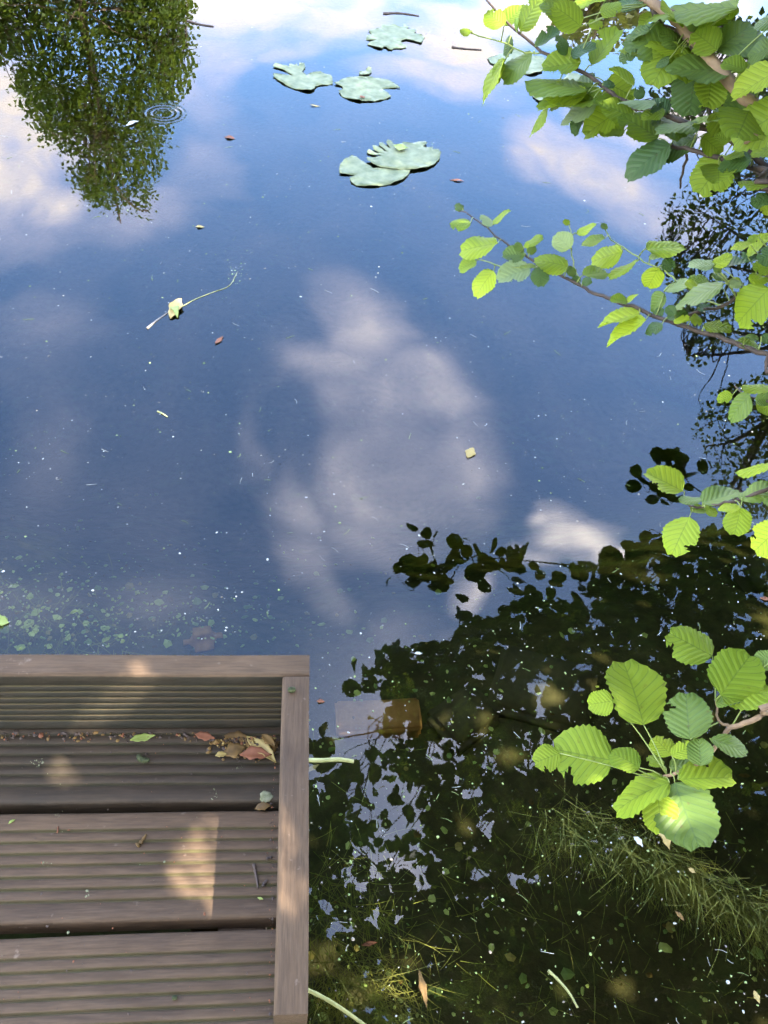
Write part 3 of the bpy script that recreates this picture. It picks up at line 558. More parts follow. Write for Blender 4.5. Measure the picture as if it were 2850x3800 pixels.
def round_leaf(fold=0.1):                               # cheap leaf: rounded, folded along the midrib
    V = [(0, 0, 0), (.22, .10, .05), (.40, .38, .08), (.42, .66, .07), (.24, .93, .02), (0, .97, -.03), (-.24, .93, .02), (-.42, .66, .07), (-.40, .38, .08), (-.22, .10, .05), (0, .5, 0)]
    V = [(x, y, z-0.12*y*y) for x, y, z in V]; Fc = [(10, i, i+1) for i in range(9)] + [(10, 9, 0)]
    return np.array(V), Fc, [(x+.5, y) for x, y, _ in V]
RV, RF, RUV = round_leaf()
DV = np.array([(0, 0, 0), (.36, .45, .06), (0, 1, -.1), (-.36, .45, .06)]); DF = [(0, 1, 2), (0, 2, 3)]; DUV = [(.5, 0), (.9, .45), (.5, 1), (.1, .45)]
def add_leaf(g, P, axis, nrm, size, m=0):
    if getattr(g, 'cheap', False):
        y = unit(axis); x = unit(np.cross(y, nrm)); z = np.cross(x, y); g.add(P + size*(DV[:, :1]*x + DV[:, 1:2]*y + DV[:, 2:]*z), DF, DUV, m); return
    y = unit(axis); x = unit(np.cross(y, nrm)); z = np.cross(x, y)
    V = P + size*(RV[:, :1]*x + RV[:, 1:2]*y + RV[:, 2:]*z); g.add(V, RF, RUV, m)
crown = Geo(); twigs = []
def cluster(cen, nleaf, spread, size, ok, limb_dir=None, g=crown, upb=1.0):
    k = 0
    for _ in range(nleaf*3):
        if k >= nleaf: break
        P = cen + rand_dir()*spread*rng.random()**0.5*np.array([1, 1, .7]); sz_ = size*rng.uniform(.6, 1.15)
        ax_ = unit(np.array([P[0]-cen[0], P[1]-cen[1], -0.15]) + rand_dir()*0.4); nn = unit(np.array([0, 0, upb]) + rand_dir()*0.55)
        mid = P+ax_*sz_*.5
        if not ok(mid, sz_): continue
        add_leaf(g, P, ax_, nn, sz_, 0); k += 1
    return k
centers = []
def crown_ok(P, s_):
    near = np.linalg.norm(P-CAM)
    if near < 0.6 or in_frame(P, 60+400/near, 60+400/near) or P[2] < 0.5 or blocked(P, s_): return False
    x, y = mirror_px(P)
    if -100 < x < 1659 and 0 < y < 2212:
        return inside(CROWN, x, y)
    return True
N = 0
while N < 560:
    x = rng.uniform(640, 1720); y = rng.uniform(1130, 2330)
    if not inside(CROWN, x, y): continue
    if x < 1050 and y > 1560 and rng.random() < 0.38: continue
    z = rng.uniform(0.95, 4.6) if rng.random() < .55 else rng.uniform(0.95, 2.2)
    P = mirror_at(x*S, y*S, z)
    if not crown_ok(P, 0.05): continue
    if np.hypot(P[0]-TR[0], P[1]-TR[1]) > 3.4: continue
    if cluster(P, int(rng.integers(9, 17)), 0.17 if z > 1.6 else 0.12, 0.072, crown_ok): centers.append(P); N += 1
sprays = []
# low sprays whose single leaves read in the mirror
for (x, y, z, k_) in [(905, 1165, .98, 3), (920, 1215, .98, 4), (895, 1270, .97, 2), (955, 1265, .97, 3), (1010, 1190, 1.0, 4), (1060, 1205, 1.0, 4), (860, 1240, .97, 1), (985, 1225, 1.0, 3), (1110, 1205, 1.05, 4), (1030, 1230, 1.0, 3),
                  (1420, 1000, 1.05, 4), (1470, 1000, 1.05, 4), (1490, 1040, 1.05, 3), (1400, 1060, 1.03, 3), (1450, 1085, 1.05, 3), (1385, 1035, 1.0, 1),
                  (715, 1595, .9, 2), (690, 1625, .9, 3), (845, 1420, .95, 3), (915, 1440, .95, 3), (970, 1440, .95, 3), (800, 1465, .95, 2), (985, 1370, 1.0, 3), (940, 1500, 1.0, 4), (870, 1500, 1.0, 4)]:
    P = mirror_at(x*S, y*S, z)
    while in_frame(P, 100, 330): z += 0.03; P = mirror_at(x*S, y*S, z)
    cluster(P, k_+2, 0.062, 0.076, lambda a, b: not in_frame(a, 60, 60)); sprays.append(P)
# boughs between the jetty and the sun
NS = 0
while NS < 860:
    Q = np.array([rng.uniform(-0.68, 1.75), rng.uniform(0.0, 1.55), DZ if NS < 240 else -0.1])
    if NS < 240: Q[0] = rng.uniform(-0.70, 0.08); Q[1] = rng.uniform(0.0, 0.95); z = rng.uniform(1.7, 4.6) if NS >= 240 else rng.uniform(1.5, 3.0)
    P = Q + SUN*((z-DZ)/SUN[2])
    if crown_ok(P, 0.05) and cluster(P, 12, 0.19, 0.075, crown_ok): centers.append(P); NS += 1
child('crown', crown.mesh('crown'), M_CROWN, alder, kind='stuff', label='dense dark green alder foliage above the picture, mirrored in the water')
centers = np.array(centers)
def limbs(tree, centers, tp, r_base, mat, k=16, twig_r=0.0022, seed=1):
    r_ = np.random.default_rng(seed); idx = [int(r_.integers(len(centers)))]
    while len(idx) < min(k, len(centers)):
        dd = np.min(np.linalg.norm(centers[:, None]-centers[idx][None], axis=2), axis=1); idx.append(int(np.argmax(dd)))
    tips = centers[idx]; own = np.argmin(np.linalg.norm(centers[:, None]-tips[None], axis=2), axis=1)
    for a, tip_ in enumerate(tips):
        h_ = max(0.35*(tp[-1][2]-tp[0][2])*0.5+tp[0][2], min(tp[-2][2], tip_[2]*0.8)); st = tp[np.argmin(np.abs(tp[:, 2]-h_))]; L_ = None
        for st in [s_ for s_ in tp if s_[2] >= h_-.1]:
            L_ = spline([st, (st*.7+tip_*.3)+[0, 0, .10*np.linalg.norm(tip_-st)], (st*.35+tip_*.65)+[0, 0, .09*np.linalg.norm(tip_-st)], tip_], 5)
            if not any(in_frame(p_, 30, 30) for p_ in L_): break
        if any(in_frame(p_, 30, 30) for p_ in L_): continue
        gg = Geo(); gg.tube(L_, np.linspace(r_base, twig_r, len(L_)), 6)
        for q_ in np.where(own == a)[0]:
            C_ = centers[q_]; j = int(np.argmin(np.linalg.norm(L_-C_, axis=1)))
            if np.linalg.norm(L_[j]-C_) > 0.02 and not any(in_frame(L_[j]*w_+C_*(1-w_), 20, 20) for w_ in (0, .25, .5, .75)): dd_ = np.linalg.norm(L_[j]-C_); dd_ = dd_ if dd_ < .8 else .35*dd_; gg.tube(spline([L_[j], L_[j]*.65+C_*.35+r_.normal(0, .09, 3)*dd_+[0, 0, .08*dd_], L_[j]*.3+C_*.7+r_.normal(0, .09, 3)*dd_+[0, 0, .07*dd_], C_], 3), np.linspace(twig_r*1.1, twig_r*.35, 10), 4)
        child('limb', gg.mesh('limb'), mat, tree)
limbs(alder, centers, trunk_p, 0.022, M_TWIG, 18)
sprays = np.array(sprays)
for ids in ([6, 2, 1, 0, 7, 3, 4, 9, 5, 8], [15, 13, 10, 11, 12, 14], [17, 16], [21, 18, 19, 20, 22], [24, 23]):   # the leafy twigs that carry those sprays
    Pq = [sprays[i] for i in ids]; end = Pq[-1]; cc = centers[np.argsort(np.linalg.norm(centers-end-[.35, 0, .15], axis=1))[0]]
    Pq = [p_ + [0, 0, .01] for p_ in Pq] + [cc]; Ls = spline(sorted(Pq, key=lambda p_: p_[0]), 4)
    if any(in_frame(p_, 10, 10) for p_ in Ls): continue
    gg = Geo(); gg.tube(Ls, np.linspace(.0010, .0028, len(Ls)), 5); child('limb', gg.mesh('limb'), M_TWIG, alder)

# ------------------------------------------------------------------ trees across and beside the pond, seen mirrored
def far_tree(name, label, polys, dist, leaf, nclu, per, spread, mat, bark, base_px, clump=1.0, depth=1.0, seed=3, kk=14, jit=8):
    d = mirror_dir(base_px*S, 200*S); hd = unit([d[0], d[1], 0]); bp = hd*dist; bp[2] = float(ground_z(bp[0], bp[1]))
    root = empty(name, tuple(bp), label=label, cat='tree', group='trees around the pond'); gl_ = Geo(); gl_.cheap = True; cen = []
    xs = [p[0] for q_ in polys for p in q_]; ys = [p[1] for q_ in polys for p in q_]
    ok = lambda P, s_: any(inside(q_, *(np.array(mirror_px(P))+rng.normal(0, jit, 2))) for q_ in polys) and not in_frame(P, 0, 0)
    while len(cen) < nclu:
        x = rng.uniform(min(xs), max(xs)); y = rng.uniform(min(ys), max(ys))
        if not any(inside(q_, x, y) for q_ in polys): continue
        dm = mirror_dir(x*S, y*S); w = at_z(x*S, y*S); hdm = dm[:2]@hd[:2]
        if hdm <= 0.02: continue
        P = w + dm*((dist + rng.normal(0, depth)*0.7 - w[:2]@hd[:2])/hdm)
        if P[2] < 0.8 or P[2] > 30: continue
        cluster(P, per, spread, leaf, ok, g=gl_, upb=0.8); cen.append(P)
    cen = np.array(cen); top = cen[:, 2].max()
    ctr = cen[cen[:, 2] > np.quantile(cen[:, 2], .8)].mean(axis=0)
    tp = spline([bp+[0, 0, -.1], bp+[0.05, 0, top*.3], (bp*.5+ctr*.5)*[1, 1, 0]+[0, 0, top*.62], ctr*[1, 1, 0]+[0, 0, top*.93]], 5)
    gt = Geo(); gt.tube(tp, np.linspace(0.022*top**.9, 0.012, len(tp)), 10); child('trunk', gt.mesh('trunk'), bark, root)
    child('crown', gl_.mesh('crown'), mat, root, kind='stuff'); limbs(root, cen, tp, 0.006*top**.8, bark, kk, leaf*0.10, seed)
T1 = [(-160,-420),(330,-420),(395,-200),(402,-40),(414,60),(412,120),(404,205),(385,225),(362,300),(345,360),(332,380),(325,468),(300,462),(282,440),(266,488),(238,452),(192,440),(160,382),(130,315),(86,292),(60,240),(26,190),(34,100),(0,130),(-60,150),(-140,0)]
far_tree('poplar_tree', 'tall green tree on the far bank, mirrored upside down at the top left', [T1], 15.6, .085, 900, 52, .44, M_FAR1, M_BARK, 190, depth=1.2, jit=12)
T2 = [(1150,-300),(1440,-300),(1410,40),(1385,95),(1360,60),(1330,120),(1290,95),(1250,125),(1215,80),(1190,20)]
far_tree('willow_tree', 'yellow green willow on the far bank, mirrored at the top behind the leaves', [T2], 15.2, .14, 200, 16, .4, M_FAR2, M_BARK, 1300, depth=.8)
T3 = [[(1550,375),(1720,310),(1720,770),(1600,735),(1490,790),(1475,700),(1440,610),(1412,545),(1415,470),(1450,430)], [(1720,790),(1570,830),(1500,890),(1490,950),(1525,1010),(1540,1110),(1720,1130)], [(1380,190),(1470,160),(1540,60),(1600,-60),(1720,-100),(1720,300),(1560,240),(1440,290),(1390,260)]]
far_tree('birch_tree', 'fine leaved tree beyond the right bank, mirrored along the right edge', T3, 7.2, .058, 400, 12, .20, M_FAR3, M_TWIG, 2050, depth=.5, jit=6, kk=18)

SH = empty('shade_tree', (5.6, 1.9, float(ground_z(5.6, 1.9))), label='added tall tree beyond the right bank, outside the picture, to shade the pond', cat='tree', group='trees around the pond')  # unseen, its crown set along the sun rays to shade the pads
gs = Geo(); gs.cheap = True; cen = []
def shade_ok(P, s_):
    x, y = mirror_px(P)
    if in_frame(P, 60, 60) or blocked(P, s_): return False
    return not (-40 < x < 1700 and -40 < y < 2230) or any(inside(q_, x, y) for q_ in T3+[CROWN])
while len(cen) < 640:
    Q = np.array([rng.uniform(-1.6, 2.2), rng.uniform(2.3, 5.2), 0]); z = rng.uniform(4.2, 9.0); P = Q+SUN*(z/SUN[2])
    if shade_ok(P, .1) and cluster(P, 12, .36, .13, shade_ok, g=gs): cen.append(P)
cen = np.array(cen); bp = np.array(SH.location); tp = spline([bp-[0, 0, .1], bp+[.1, 0, 2.5], bp+[-.1, .1, 5], bp+[0, .1, 8.5]], 5)
g = Geo(); g.tube(tp, np.linspace(.24, .02, len(tp)), 12); child('trunk', g.mesh('trunk'), M_BARK, SH); child('crown', gs.mesh('crown'), M_FAR3, SH, kind='stuff'); limbs(SH, cen, tp, .05, M_BARK, 16, .01)

def bank_tree(x, y, h, rad, n_, label, seed):
    bp = np.array([x, y, float(ground_z(x, y))]); root = empty('bank_tree', tuple(bp), label=label, cat='tree', group='trees around the pond'); gq = Geo(); gq.cheap = True; cen = []
    ok = lambda P, s_: not in_frame(P, 60, 60) and not blocked(P, s_) and not (-40 < mirror_px(P)[0] < 1700 and -40 < mirror_px(P)[1] < 2230 and project(P*[1, 1, -1])[2] > 0)
    while len(cen) < n_:
        v_ = rand_dir()*rng.random()**.4; P = bp+[v_[0]*rad, v_[1]*rad, h*.54+v_[2]*h*.46]
        if cluster(P, 11, .5, .2, ok, g=gq): cen.append(P)
    tp = spline([bp-[0, 0, .1], bp+[.1, 0, h*.3], bp+[-.1, .1, h*.6], bp+[0, .1, h*.92]], 5); cen = np.array(cen)
    gt = Geo(); gt.tube(tp, np.linspace(.2, .02, len(tp)), 12); child('trunk', gt.mesh('trunk'), M_BARK, root); child('crown', gq.mesh('crown'), M_FAR3, root, kind='stuff'); limbs(root, cen, tp, .05, M_BARK, 14, .01, seed)
bank_tree(-3.4, -4.6, 7.5, 2.6, 230, 'broad tree behind the jetty on the left, outside the picture', 11)
bank_tree(0.3, -5.4, 8.5, 2.8, 260, 'broad tree straight behind the jetty, outside the picture', 12)
bank_tree(3.9, -4.6, 8.0, 2.5, 230, 'broad tree behind the jetty on the right, outside the picture', 13)

# ------------------------------------------------------------------ lily pads
def pad(name, pts, label, org, scl, wave=0.005, seed=1, z0=0.0012, group='yellow water lily pads', parent=None):
    r_ = np.random.default_rng(seed); P = []
    k = len(pts)
    for i in range(k):
        a, b = np.array(pts[i], float), np.array(pts[(i+1) % k], float); P.append(a); P.append((a+b)/2 + r_.normal(0, 1.4, 2))
    W = [at_z(org[0]+x/scl, org[1]+y/scl, z0) for x, y in P]; W = np.array(W); c = W.mean(axis=0)
    bm = bmesh.new(); vs = [bm.verts.new((w[0]-c[0], w[1]-c[1], 0)) for w in W]
    es = [bm.edges.new((vs[i], vs[(i+1) % len(vs)])) for i in range(len(vs))]
    bmesh.ops.triangle_fill(bm, use_beauty=True, edges=es); 
    for _ in range(2): bmesh.ops.subdivide_edges(bm, edges=[e for e in bm.edges if e.calc_length() > 0.018], cuts=1, use_grid_fill=True); bmesh.ops.triangulate(bm, faces=bm.faces)
    ph = r_.uniform(0, 6, 6); rm = max(v.co.length for v in bm.verts)
    for v in bm.verts:
        x, y = v.co.x, v.co.y; a = math.atan2(y, x); rr_ = v.co.length/rm
        v.co.z = wave*(0.5+0.5*math.sin(x*55+ph[0])*math.sin(y*60+ph[1])) + wave*1.3*rr_**2*(0.5+0.5*math.sin(a*5+ph[2])) + wave*0.35*math.sin(a*17+ph[3])*rr_
        if v.is_boundary and math.sin(a*7+ph[4]) > 0.2: v.co.z += wave*0.8
    bmesh.ops.recalc_face_normals(bm, faces=bm.faces)
    if sum(f.normal.z for f in bm.faces) < 0: bmesh.ops.reverse_faces(bm, faces=bm.faces)
    bmesh.ops.solidify(bm, geom=bm.faces[:], thickness=0.0012)
    for f in bm.faces: f.smooth = True
    me = bpy.data.meshes.new(name); bm.to_mesh(me); bm.free()
    o = add_obj(name, me, M_PAD, label=label, cat='lily pad', group=group); o.location = tuple(c); return o
A = (980, 200); B = (1230, 500); D = (1340, 20)
pad('lily_pad', [(98,148),(130,118),(210,140),(285,150),(290,108),(350,130),(372,112),(395,150),(400,118),(460,122),(470,160),(430,215),(485,250),(540,222),(640,210),(740,245),(775,275),(785,345),(700,358),(630,362),(585,380),(575,405),(540,428),(440,422),(330,398),(230,350),(150,298),(105,260),(110,235),(330,250),(230,190)], 'torn lily pad with deep notches, leftmost of the side by side pair', A, 3.072, .0030, 1)
pad('lily_pad', [(802,345),(850,315),(960,278),(1080,265),(1220,268),(1340,295),(1430,320),(1480,345),(1550,390),(1480,392),(1330,398),(1400,450),(1450,490),(1380,520),(1260,545),(1120,545),(980,520),(890,490),(850,430),(900,415),(890,375)], 'oval lily pad with a dark red scrap, right one of the pair', A, 3.072, .0030, 2)
pad('lily_pad', [(510,235),(540,210),(620,255),(700,280),(760,300),(690,265),(600,215),(585,175),(640,170),(760,235),(820,260),(690,160),(680,115),(730,115),(800,170),(850,200),(780,120),(800,88),(850,100),(890,140),(960,150),(1030,110),(1130,130),(1230,110),(1350,100),(1370,130),(1310,170),(1380,200),(1455,190),(1440,230),(1530,235),(1565,280),(1545,350),(1480,420),(1370,470),(1180,505),(1000,510),(850,498),(700,465),(590,430),(510,385),(505,345),(620,340),(720,310),(620,300),(515,262)], 'large lily pad with finger-like slits along its far edge', B, 3.858, .003, 3, 0.004)
pad('lily_pad', [(110,510),(125,420),(175,370),(240,350),(290,315),(360,315),(420,360),(470,395),(520,430),(590,480),(720,470),(860,505),(1000,515),(1130,515),(1100,580),(1020,650),(920,690),(780,725),(640,740),(480,745),(360,735),(290,690),(260,635),(300,610),(360,590),(300,580),(230,575),(120,565)], 'ragged lily pad lying half under the slit pad', B, 3.858, .003, 4, 0.0012)
pad('lily_pad', [(60,430),(70,380),(130,360),(90,315),(160,305),(240,285),(260,245),(330,255),(400,240),(470,260),(510,265),(530,230),(555,260),(600,265),(560,290),(610,300),(680,310),(650,355),(740,370),(785,395),(740,470),(650,445),(560,425),(490,440),(495,465),(565,520),(490,535),(400,535),(380,555),(330,545),(310,520),(280,515),(260,540),(190,525),(140,505),(75,485),(110,455),(200,430)], 'crumpled lily pad with a jagged outline beside floating scum, farthest from the jetty', D, 3.318, .0030, 5)
C1o = (1700, 0)
pad('lily_pad', [(300,600),(440,560),(560,500),(640,530),(760,580),(860,580),(900,640),(860,740),(740,770),(560,740),(420,690),(330,650)], 'pale lily pad half hidden behind the hanging alder twig tip', C1o, 2.765, .0030, 6)
pad('lily_pad', [(730,870),(830,845),(930,850),(1010,880),(1130,760),(1230,770),(1260,800),(1180,900),(1060,1000),(930,1040),(830,1045),(770,1000),(740,930)], 'grey lily pad hidden behind alder leaves below the twig tip', C1o, 2.765, .0030, 7)
pad('lily_pad', [(1080,225),(1100,200),(1150,195),(1190,155),(1222,165),(1225,215),(1180,245),(1090,245)], 'small torn scrap of lily pad behind the side by side pair', A, 3.072, .0030, 8)

# ------------------------------------------------------------------ floating and lying bits: things
def flat_leaf(name, base, tip, width, z, mat, label, cat='leaf', seed=1, group=None, curl=0.25, lift=0.0):
    r_ = np.random.default_rng(seed); zb = z if not hasattr(z, '__len__') else z[0]
    b = at_z(*base, zb); t_ = at_z(*tip, zb); l = np.linalg.norm(t_-b); y = unit(t_-b); x = np.array([y[1], -y[0], 0]); nt = 9; V = []; Fc = []
    for i in range(nt+1):
        u = i/nt; w = width/2*l*max(0.04, math.sin(math.pi*u**0.9)**1.15); zc = lift*l*math.sin(math.pi*u)+0.02*l*math.sin(u*7+seed)
        for s in (-1, -.5, 0, .5, 1):
            V.append(y*u*l + x*s*w*(1+.2*math.sin(u*17+s*3+seed)*abs(s)) + np.array([0, 0, zc+abs(s)*w*curl*(1+.5*math.sin(u*5+seed))]))
    V = np.array(V); V[:, 2] -= V[:, 2].min()
    Fc = [(i*5+j, i*5+j+1, i*5+j+6, i*5+j+5) for i in range(nt) for j in range(4)]
    me = mesh_np(name, V, Fc, True, [(j/4, i/nt) for i in range(nt+1) for j in range(5)])
    bm = bmesh.new(); bm.from_mesh(me); bmesh.ops.solidify(bm, geom=bm.faces[:], thickness=0.0005); bm.to_mesh(me); bm.free()
    o = add_obj(name, me, mat, label=label, cat=cat, group=group); o.location = (b[0], b[1], zb+0.0012); return o
def stick(name, pts, rad, z, mat, label, cat='twig', ends=0.6, bump=0.12, seed=1, group=None, n_=7):
    P = np.array([at_z(x, y, z) for x, y in pts]); P[:, 2] = z+rad; c = P[0].copy(); SPp = spline(P, 5)-c
    r_ = np.random.default_rng(seed); R = rad*np.linspace(1, ends, len(SPp))*(1+bump*r_.normal(0, 1, len(SPp)))
    gg = Geo(); gg.tube(SPp, np.clip(R, rad*.3, rad*1.6), n_); o = add_obj(name, gg.mesh(name), mat, label=label, cat=cat, group=group); o.location = tuple(c); return o
def o2(x, y): return (x*S, y*S)
flat_leaf('fallen_leaf', o2(368,690), o2(392,645), .35, 0.0, M_YEL, 'pale yellow leaf floating caught on a thin stem', seed=2, lift=.1)
flat_leaf('fallen_leaf', o2(372,655), o2(384,688), .3, 0.001, M_LIME, 'narrow lime blade crossing the pale yellow leaf on the stem', seed=3, lift=.1)
stick('floating_stalk', [o2(318,712), o2(345,690), o2(372,672)], .0035, -.003, M_SPECKB, 'short grey dead stem floating against the yellow leaf', 'stem', .3)
stick('floating_stalk', [o2(385,668), o2(420,648), o2(460,632), o2(495,618), o2(512,590)], .0011, -.0004, M_REED, 'long thin pale stem trailing from the yellow leaf', 'stem', .6)
stick('floating_twig', [o2(405,47), o2(430,55), o2(462,60)], .005, -.004, M_TWIG, 'dark twig floating beside the mirrored tall tree', 'twig')
stick('floating_twig', [o2(828,33), o2(862,32), o2(905,38)], .006, -.006, M_TWIG, 'dark stick floating beyond the farthest lily pad')
stick('floating_twig', [o2(975,104), o2(1000,107), o2(1040,110)], .004, -.003, M_TWIG, 'thin brown twig floating right of the farthest lily pad')
flat_leaf('fallen_leaf', o2(272,272), o2(300,262), .32, 0.0, M_SPECK, 'whitish narrow leaf floating left of the ripple rings', seed=4)
flat_leaf('fallen_leaf', o2(485,297), o2(508,300), .5, 0.0, M_RED, 'small reddish leaf scrap floating below the ripple rings', seed=5)
flat_leaf('fallen_leaf', o2(422,491), o2(442,491), .45, 0.0, M_YEL, 'small yellow scrap floating near the mirrored tree tip', seed=6)
flat_leaf('fallen_leaf', o2(670,228), o2(692,231), .25, 0.0, M_YEL, 'narrow yellow scrap floating below the lily pad pair', seed=7)
flat_leaf('fallen_leaf', o2(465,744), o2(482,728), .35, 0.0, M_RED, 'curved brown leaf scrap floating left of the mid cloud', seed=8)
flat_leaf('fallen_leaf', o2(1010,990), o2(1022,968), .6, 0.0, M_YEL, 'small buff leaf scrap floating right of the grey cloud mirror', seed=9)
flat_leaf('fallen_leaf', o2(972,389), o2(1002,392), .25, 0.0, M_RED, 'thin pink scrap floating right of the slit lily pad', seed=10)
stick('floating_stick', [o2(340,890), o2(350,894), o2(362,902)], .0022, -.001, M_REED, 'short buff stick floating above the jetty left of middle')
flat_leaf('fallen_leaf', o2(-14,1342), o2(20,1346), .8, 0.0, M_LIME, 'lime green leaf floating at the left edge of the picture', seed=12)
stick('reed_stalk', [o2(630,1643), o2(690,1645), o2(730,1643), o2(764,1647)], .0042, -.002, M_REED, 'pale yellow reed stalk poking out from under the jetty side', 'stalk', .85, .05)
flat_leaf('fallen_leaf', o2(660,1668), o2(690,1652), .35, -0.004, M_YEL, 'yellow blade beside the pale reed stalk at the jetty', seed=14)
stick('reed_stalk', [o2(640,2130), o2(690,2152), o2(740,2182), o2(800,2225)], .0034, -.002, M_REED, 'yellow green stalk slanting from under the jetty at the bottom', 'stalk', .8, .05)
stick('reed_stalk', [o2(1183,2097), o2(1205,2118), o2(1228,2145), o2(1247,2178)], .0024, -.001, M_REED, 'yellowish bent stalk floating in the dark water at the bottom', 'stalk', .7, .1)
flat_leaf('fallen_leaf', o2(905,2095), o2(922,2178), .2, 0.0, M_DRY, 'long narrow brown leaf floating near the bottom edge', seed=16)
flat_leaf('fallen_leaf', o2(1458,1968), o2(1478,1990), .35, 0.0, M_DRY, 'small brown leaf floating right of the weed', seed=17)
flat_leaf('fallen_leaf', o2(1422,1790), o2(1446,1836), .45, 0.0, M_YEL, 'yellow and orange leaf on the weed below the big alder leaves', seed=18, lift=.15)
flat_leaf('fallen_leaf', o2(1486,1876), o2(1502,1886), .6, 0.0, M_YEL, 'tiny cream leaf on the weed right of the orange leaf', seed=19)
flat_leaf('fallen_leaf', o2(1368,1808), o2(1388,1830), .5, 0.0, M_SPECK, 'white curled scrap on the weed under the alder leaves', seed=20, lift=.2)
flat_leaf('fallen_leaf', o2(1628,2140), o2(1640,2168), .5, 0.0, M_YEL, 'yellow leaf floating at the lower right edge', seed=21)
flat_leaf('fallen_leaf', o2(780,2042), o2(815,2036), .3, -.01, M_RED, 'rust brown leaf under the water right of the jetty side', seed=22)
flat_leaf('fallen_leaf', o2(1640,1292), o2(1668,1298), .35, 0.0, M_RED, 'rust leaf floating at the right edge of the dark mirror', seed=23)
flat_leaf('fallen_leaf', o2(684,1515), o2(702,1516), .5, 0.0, M_RED, 'tiny red brown leaf floating beside the jetty corner', seed=24)
flat_leaf('fallen_leaf', o2(895,2422/1.0*0+1412), o2(935*0+912,1412), .4, 0.0, M_SPECK, 'pale scrap floating in the mirrored branch shade', seed=25)
stick('bleached_root', [o2(1513,428), o2(1520,400), o2(1535,385), o2(1552,372), o2(1560,358)], .006, -.003, M_SPECK, 'pale crooked root floating behind the right hand leaves', 'root', .7, .2)
flat_leaf('fallen_leaf', (1334, 362), (1356, 361), .8, 0.007, M_RED, 'dark red scrap lying on the right lily pad of the pair', seed=51)
flat_leaf('fallen_leaf', (1480, 562), (1492, 536), .85, 0.009, M_LIME, 'small round green leaf lying on the slit lily pad', seed=52)
# on the jetty
def kz(x): return KTOP if x > 600 else DZ
def pr(x, y): return (x/1.3272, 2350+y/1.3272)
flat_leaf('fallen_leaf', pr(42,940), pr(77,918), .35, DZ, M_LIME, 'small lime green leaf on the second jetty board', seed=31, lift=.1)
flat_leaf('fallen_leaf', pr(640,530), pr(768,505), .34, DZ, M_LIME, 'green leaf lying at the foot of the far edge board', seed=32)
flat_leaf('fallen_leaf', pr(1255,868), pr(1338,852), .5, DZ, M_DRY, 'curled olive leaf over the gap between two boards', seed=33, lift=.18, curl=.5)
flat_leaf('fallen_leaf', pr(1268,1302), pr(1297,1312), .4, DZ, M_LIME, 'tiny lime leaf near the side board on the second board', seed=34)
for i, (a, b, w_, mt, lb) in enumerate([((1105,508),(1235,525),.5,M_DRY,'brown leaf at the left of the corner litter'), ((1215,510),(1360,640),.36,M_YEL,'long curled ochre leaf with its stalk in the jetty corner'), ((1100,600),(1210,560),.7,M_DRY,'broad brown leaf at the front of the corner litter'), ((1180,600),(1340,600),.45,M_RED,'dark dead leaf lying flat under the curled ochre leaf'), ((1060,605),(1120,595),.5,M_YEL,'small yellow crumb leaf before the corner litter'), ((960,500),(1060,520),.45,M_RED,'reddish dead leaf at the far left of the corner litter'), ((1290,500),(1355,560),.5,M_DRY,'dead leaf wedged right in the jetty corner')]):
    o = flat_leaf('dry_leaf', pr(*a), pr(*b), w_, DZ+.001+.003*i, mt, lb, 'dry leaf', seed=40+i, lift=.03, curl=(.15, .6, .1, .3, .4, .2, .5)[i])
def catkin(pts, r_, z, label, seed):
    P = np.array([at_z(*p_, z) for p_ in pts]); P[:, 2] = z+r_; c = P[0].copy(); Q = spline(P-c, 8); gg = Geo(); k = len(Q)
    R = [r_*(math.sin(math.pi*(0.08+0.84*i/(k-1)))**.4)*(1+.16*math.sin(i*2.4+seed)) for i in range(k)]
    gg.tube(Q, R, 9); o = add_obj('fallen_catkin', gg.mesh('fallen_catkin'), M_CATKIN, label=label, cat='catkin'); o.location = tuple(c)
catkin([pr(685,605), pr(690,622), pr(712,632), pr(738,630)], .0042, DZ, 'curled dark green catkin on the first board', 1)
catkin([pr(1418,284), pr(1436,286), pr(1454,282)], .0040, KTOP, 'short dark catkin lying on top of the side edge board', 2)
catkin([pr(848,1800), pr(860,1798), pr(873,1795)], .0028, DZ, 'tiny dark catkin piece on the third board', 3)
stick('fallen_twig', [pr(1250,1140), pr(1258,1180), pr(1266,1220), pr(1270,1258)], .0020, DZ, M_TWIG, 'dark knobbly twig lying across grooves by the side board', 'twig', .7, .35)
stick('fallen_twig', [pr(1295,1250), pr(1303,1232), pr(1318,1220)], .0022, DZ, M_TWIG, 'short forked twig right of the knobbly twig', 'twig', .7, .3)
stick('fallen_twig', [pr(675,1050), pr(698,1030), pr(722,995)], .0030, DZ, M_DRY, 'brown bud scale twig in the middle of the second board', 'twig', .4, .4)
stick('fallen_twig', [pr(1312,1115), pr(1338,1105)], .002, DZ, M_TWIG, 'stub of twig close against the side board', 'twig', .8, .2)
stick('fallen_twig', [pr(283,985), pr(288,952)], .0011, DZ, M_RED, 'thin red brown stalk on the left of the second board', 'twig', .6, .2)
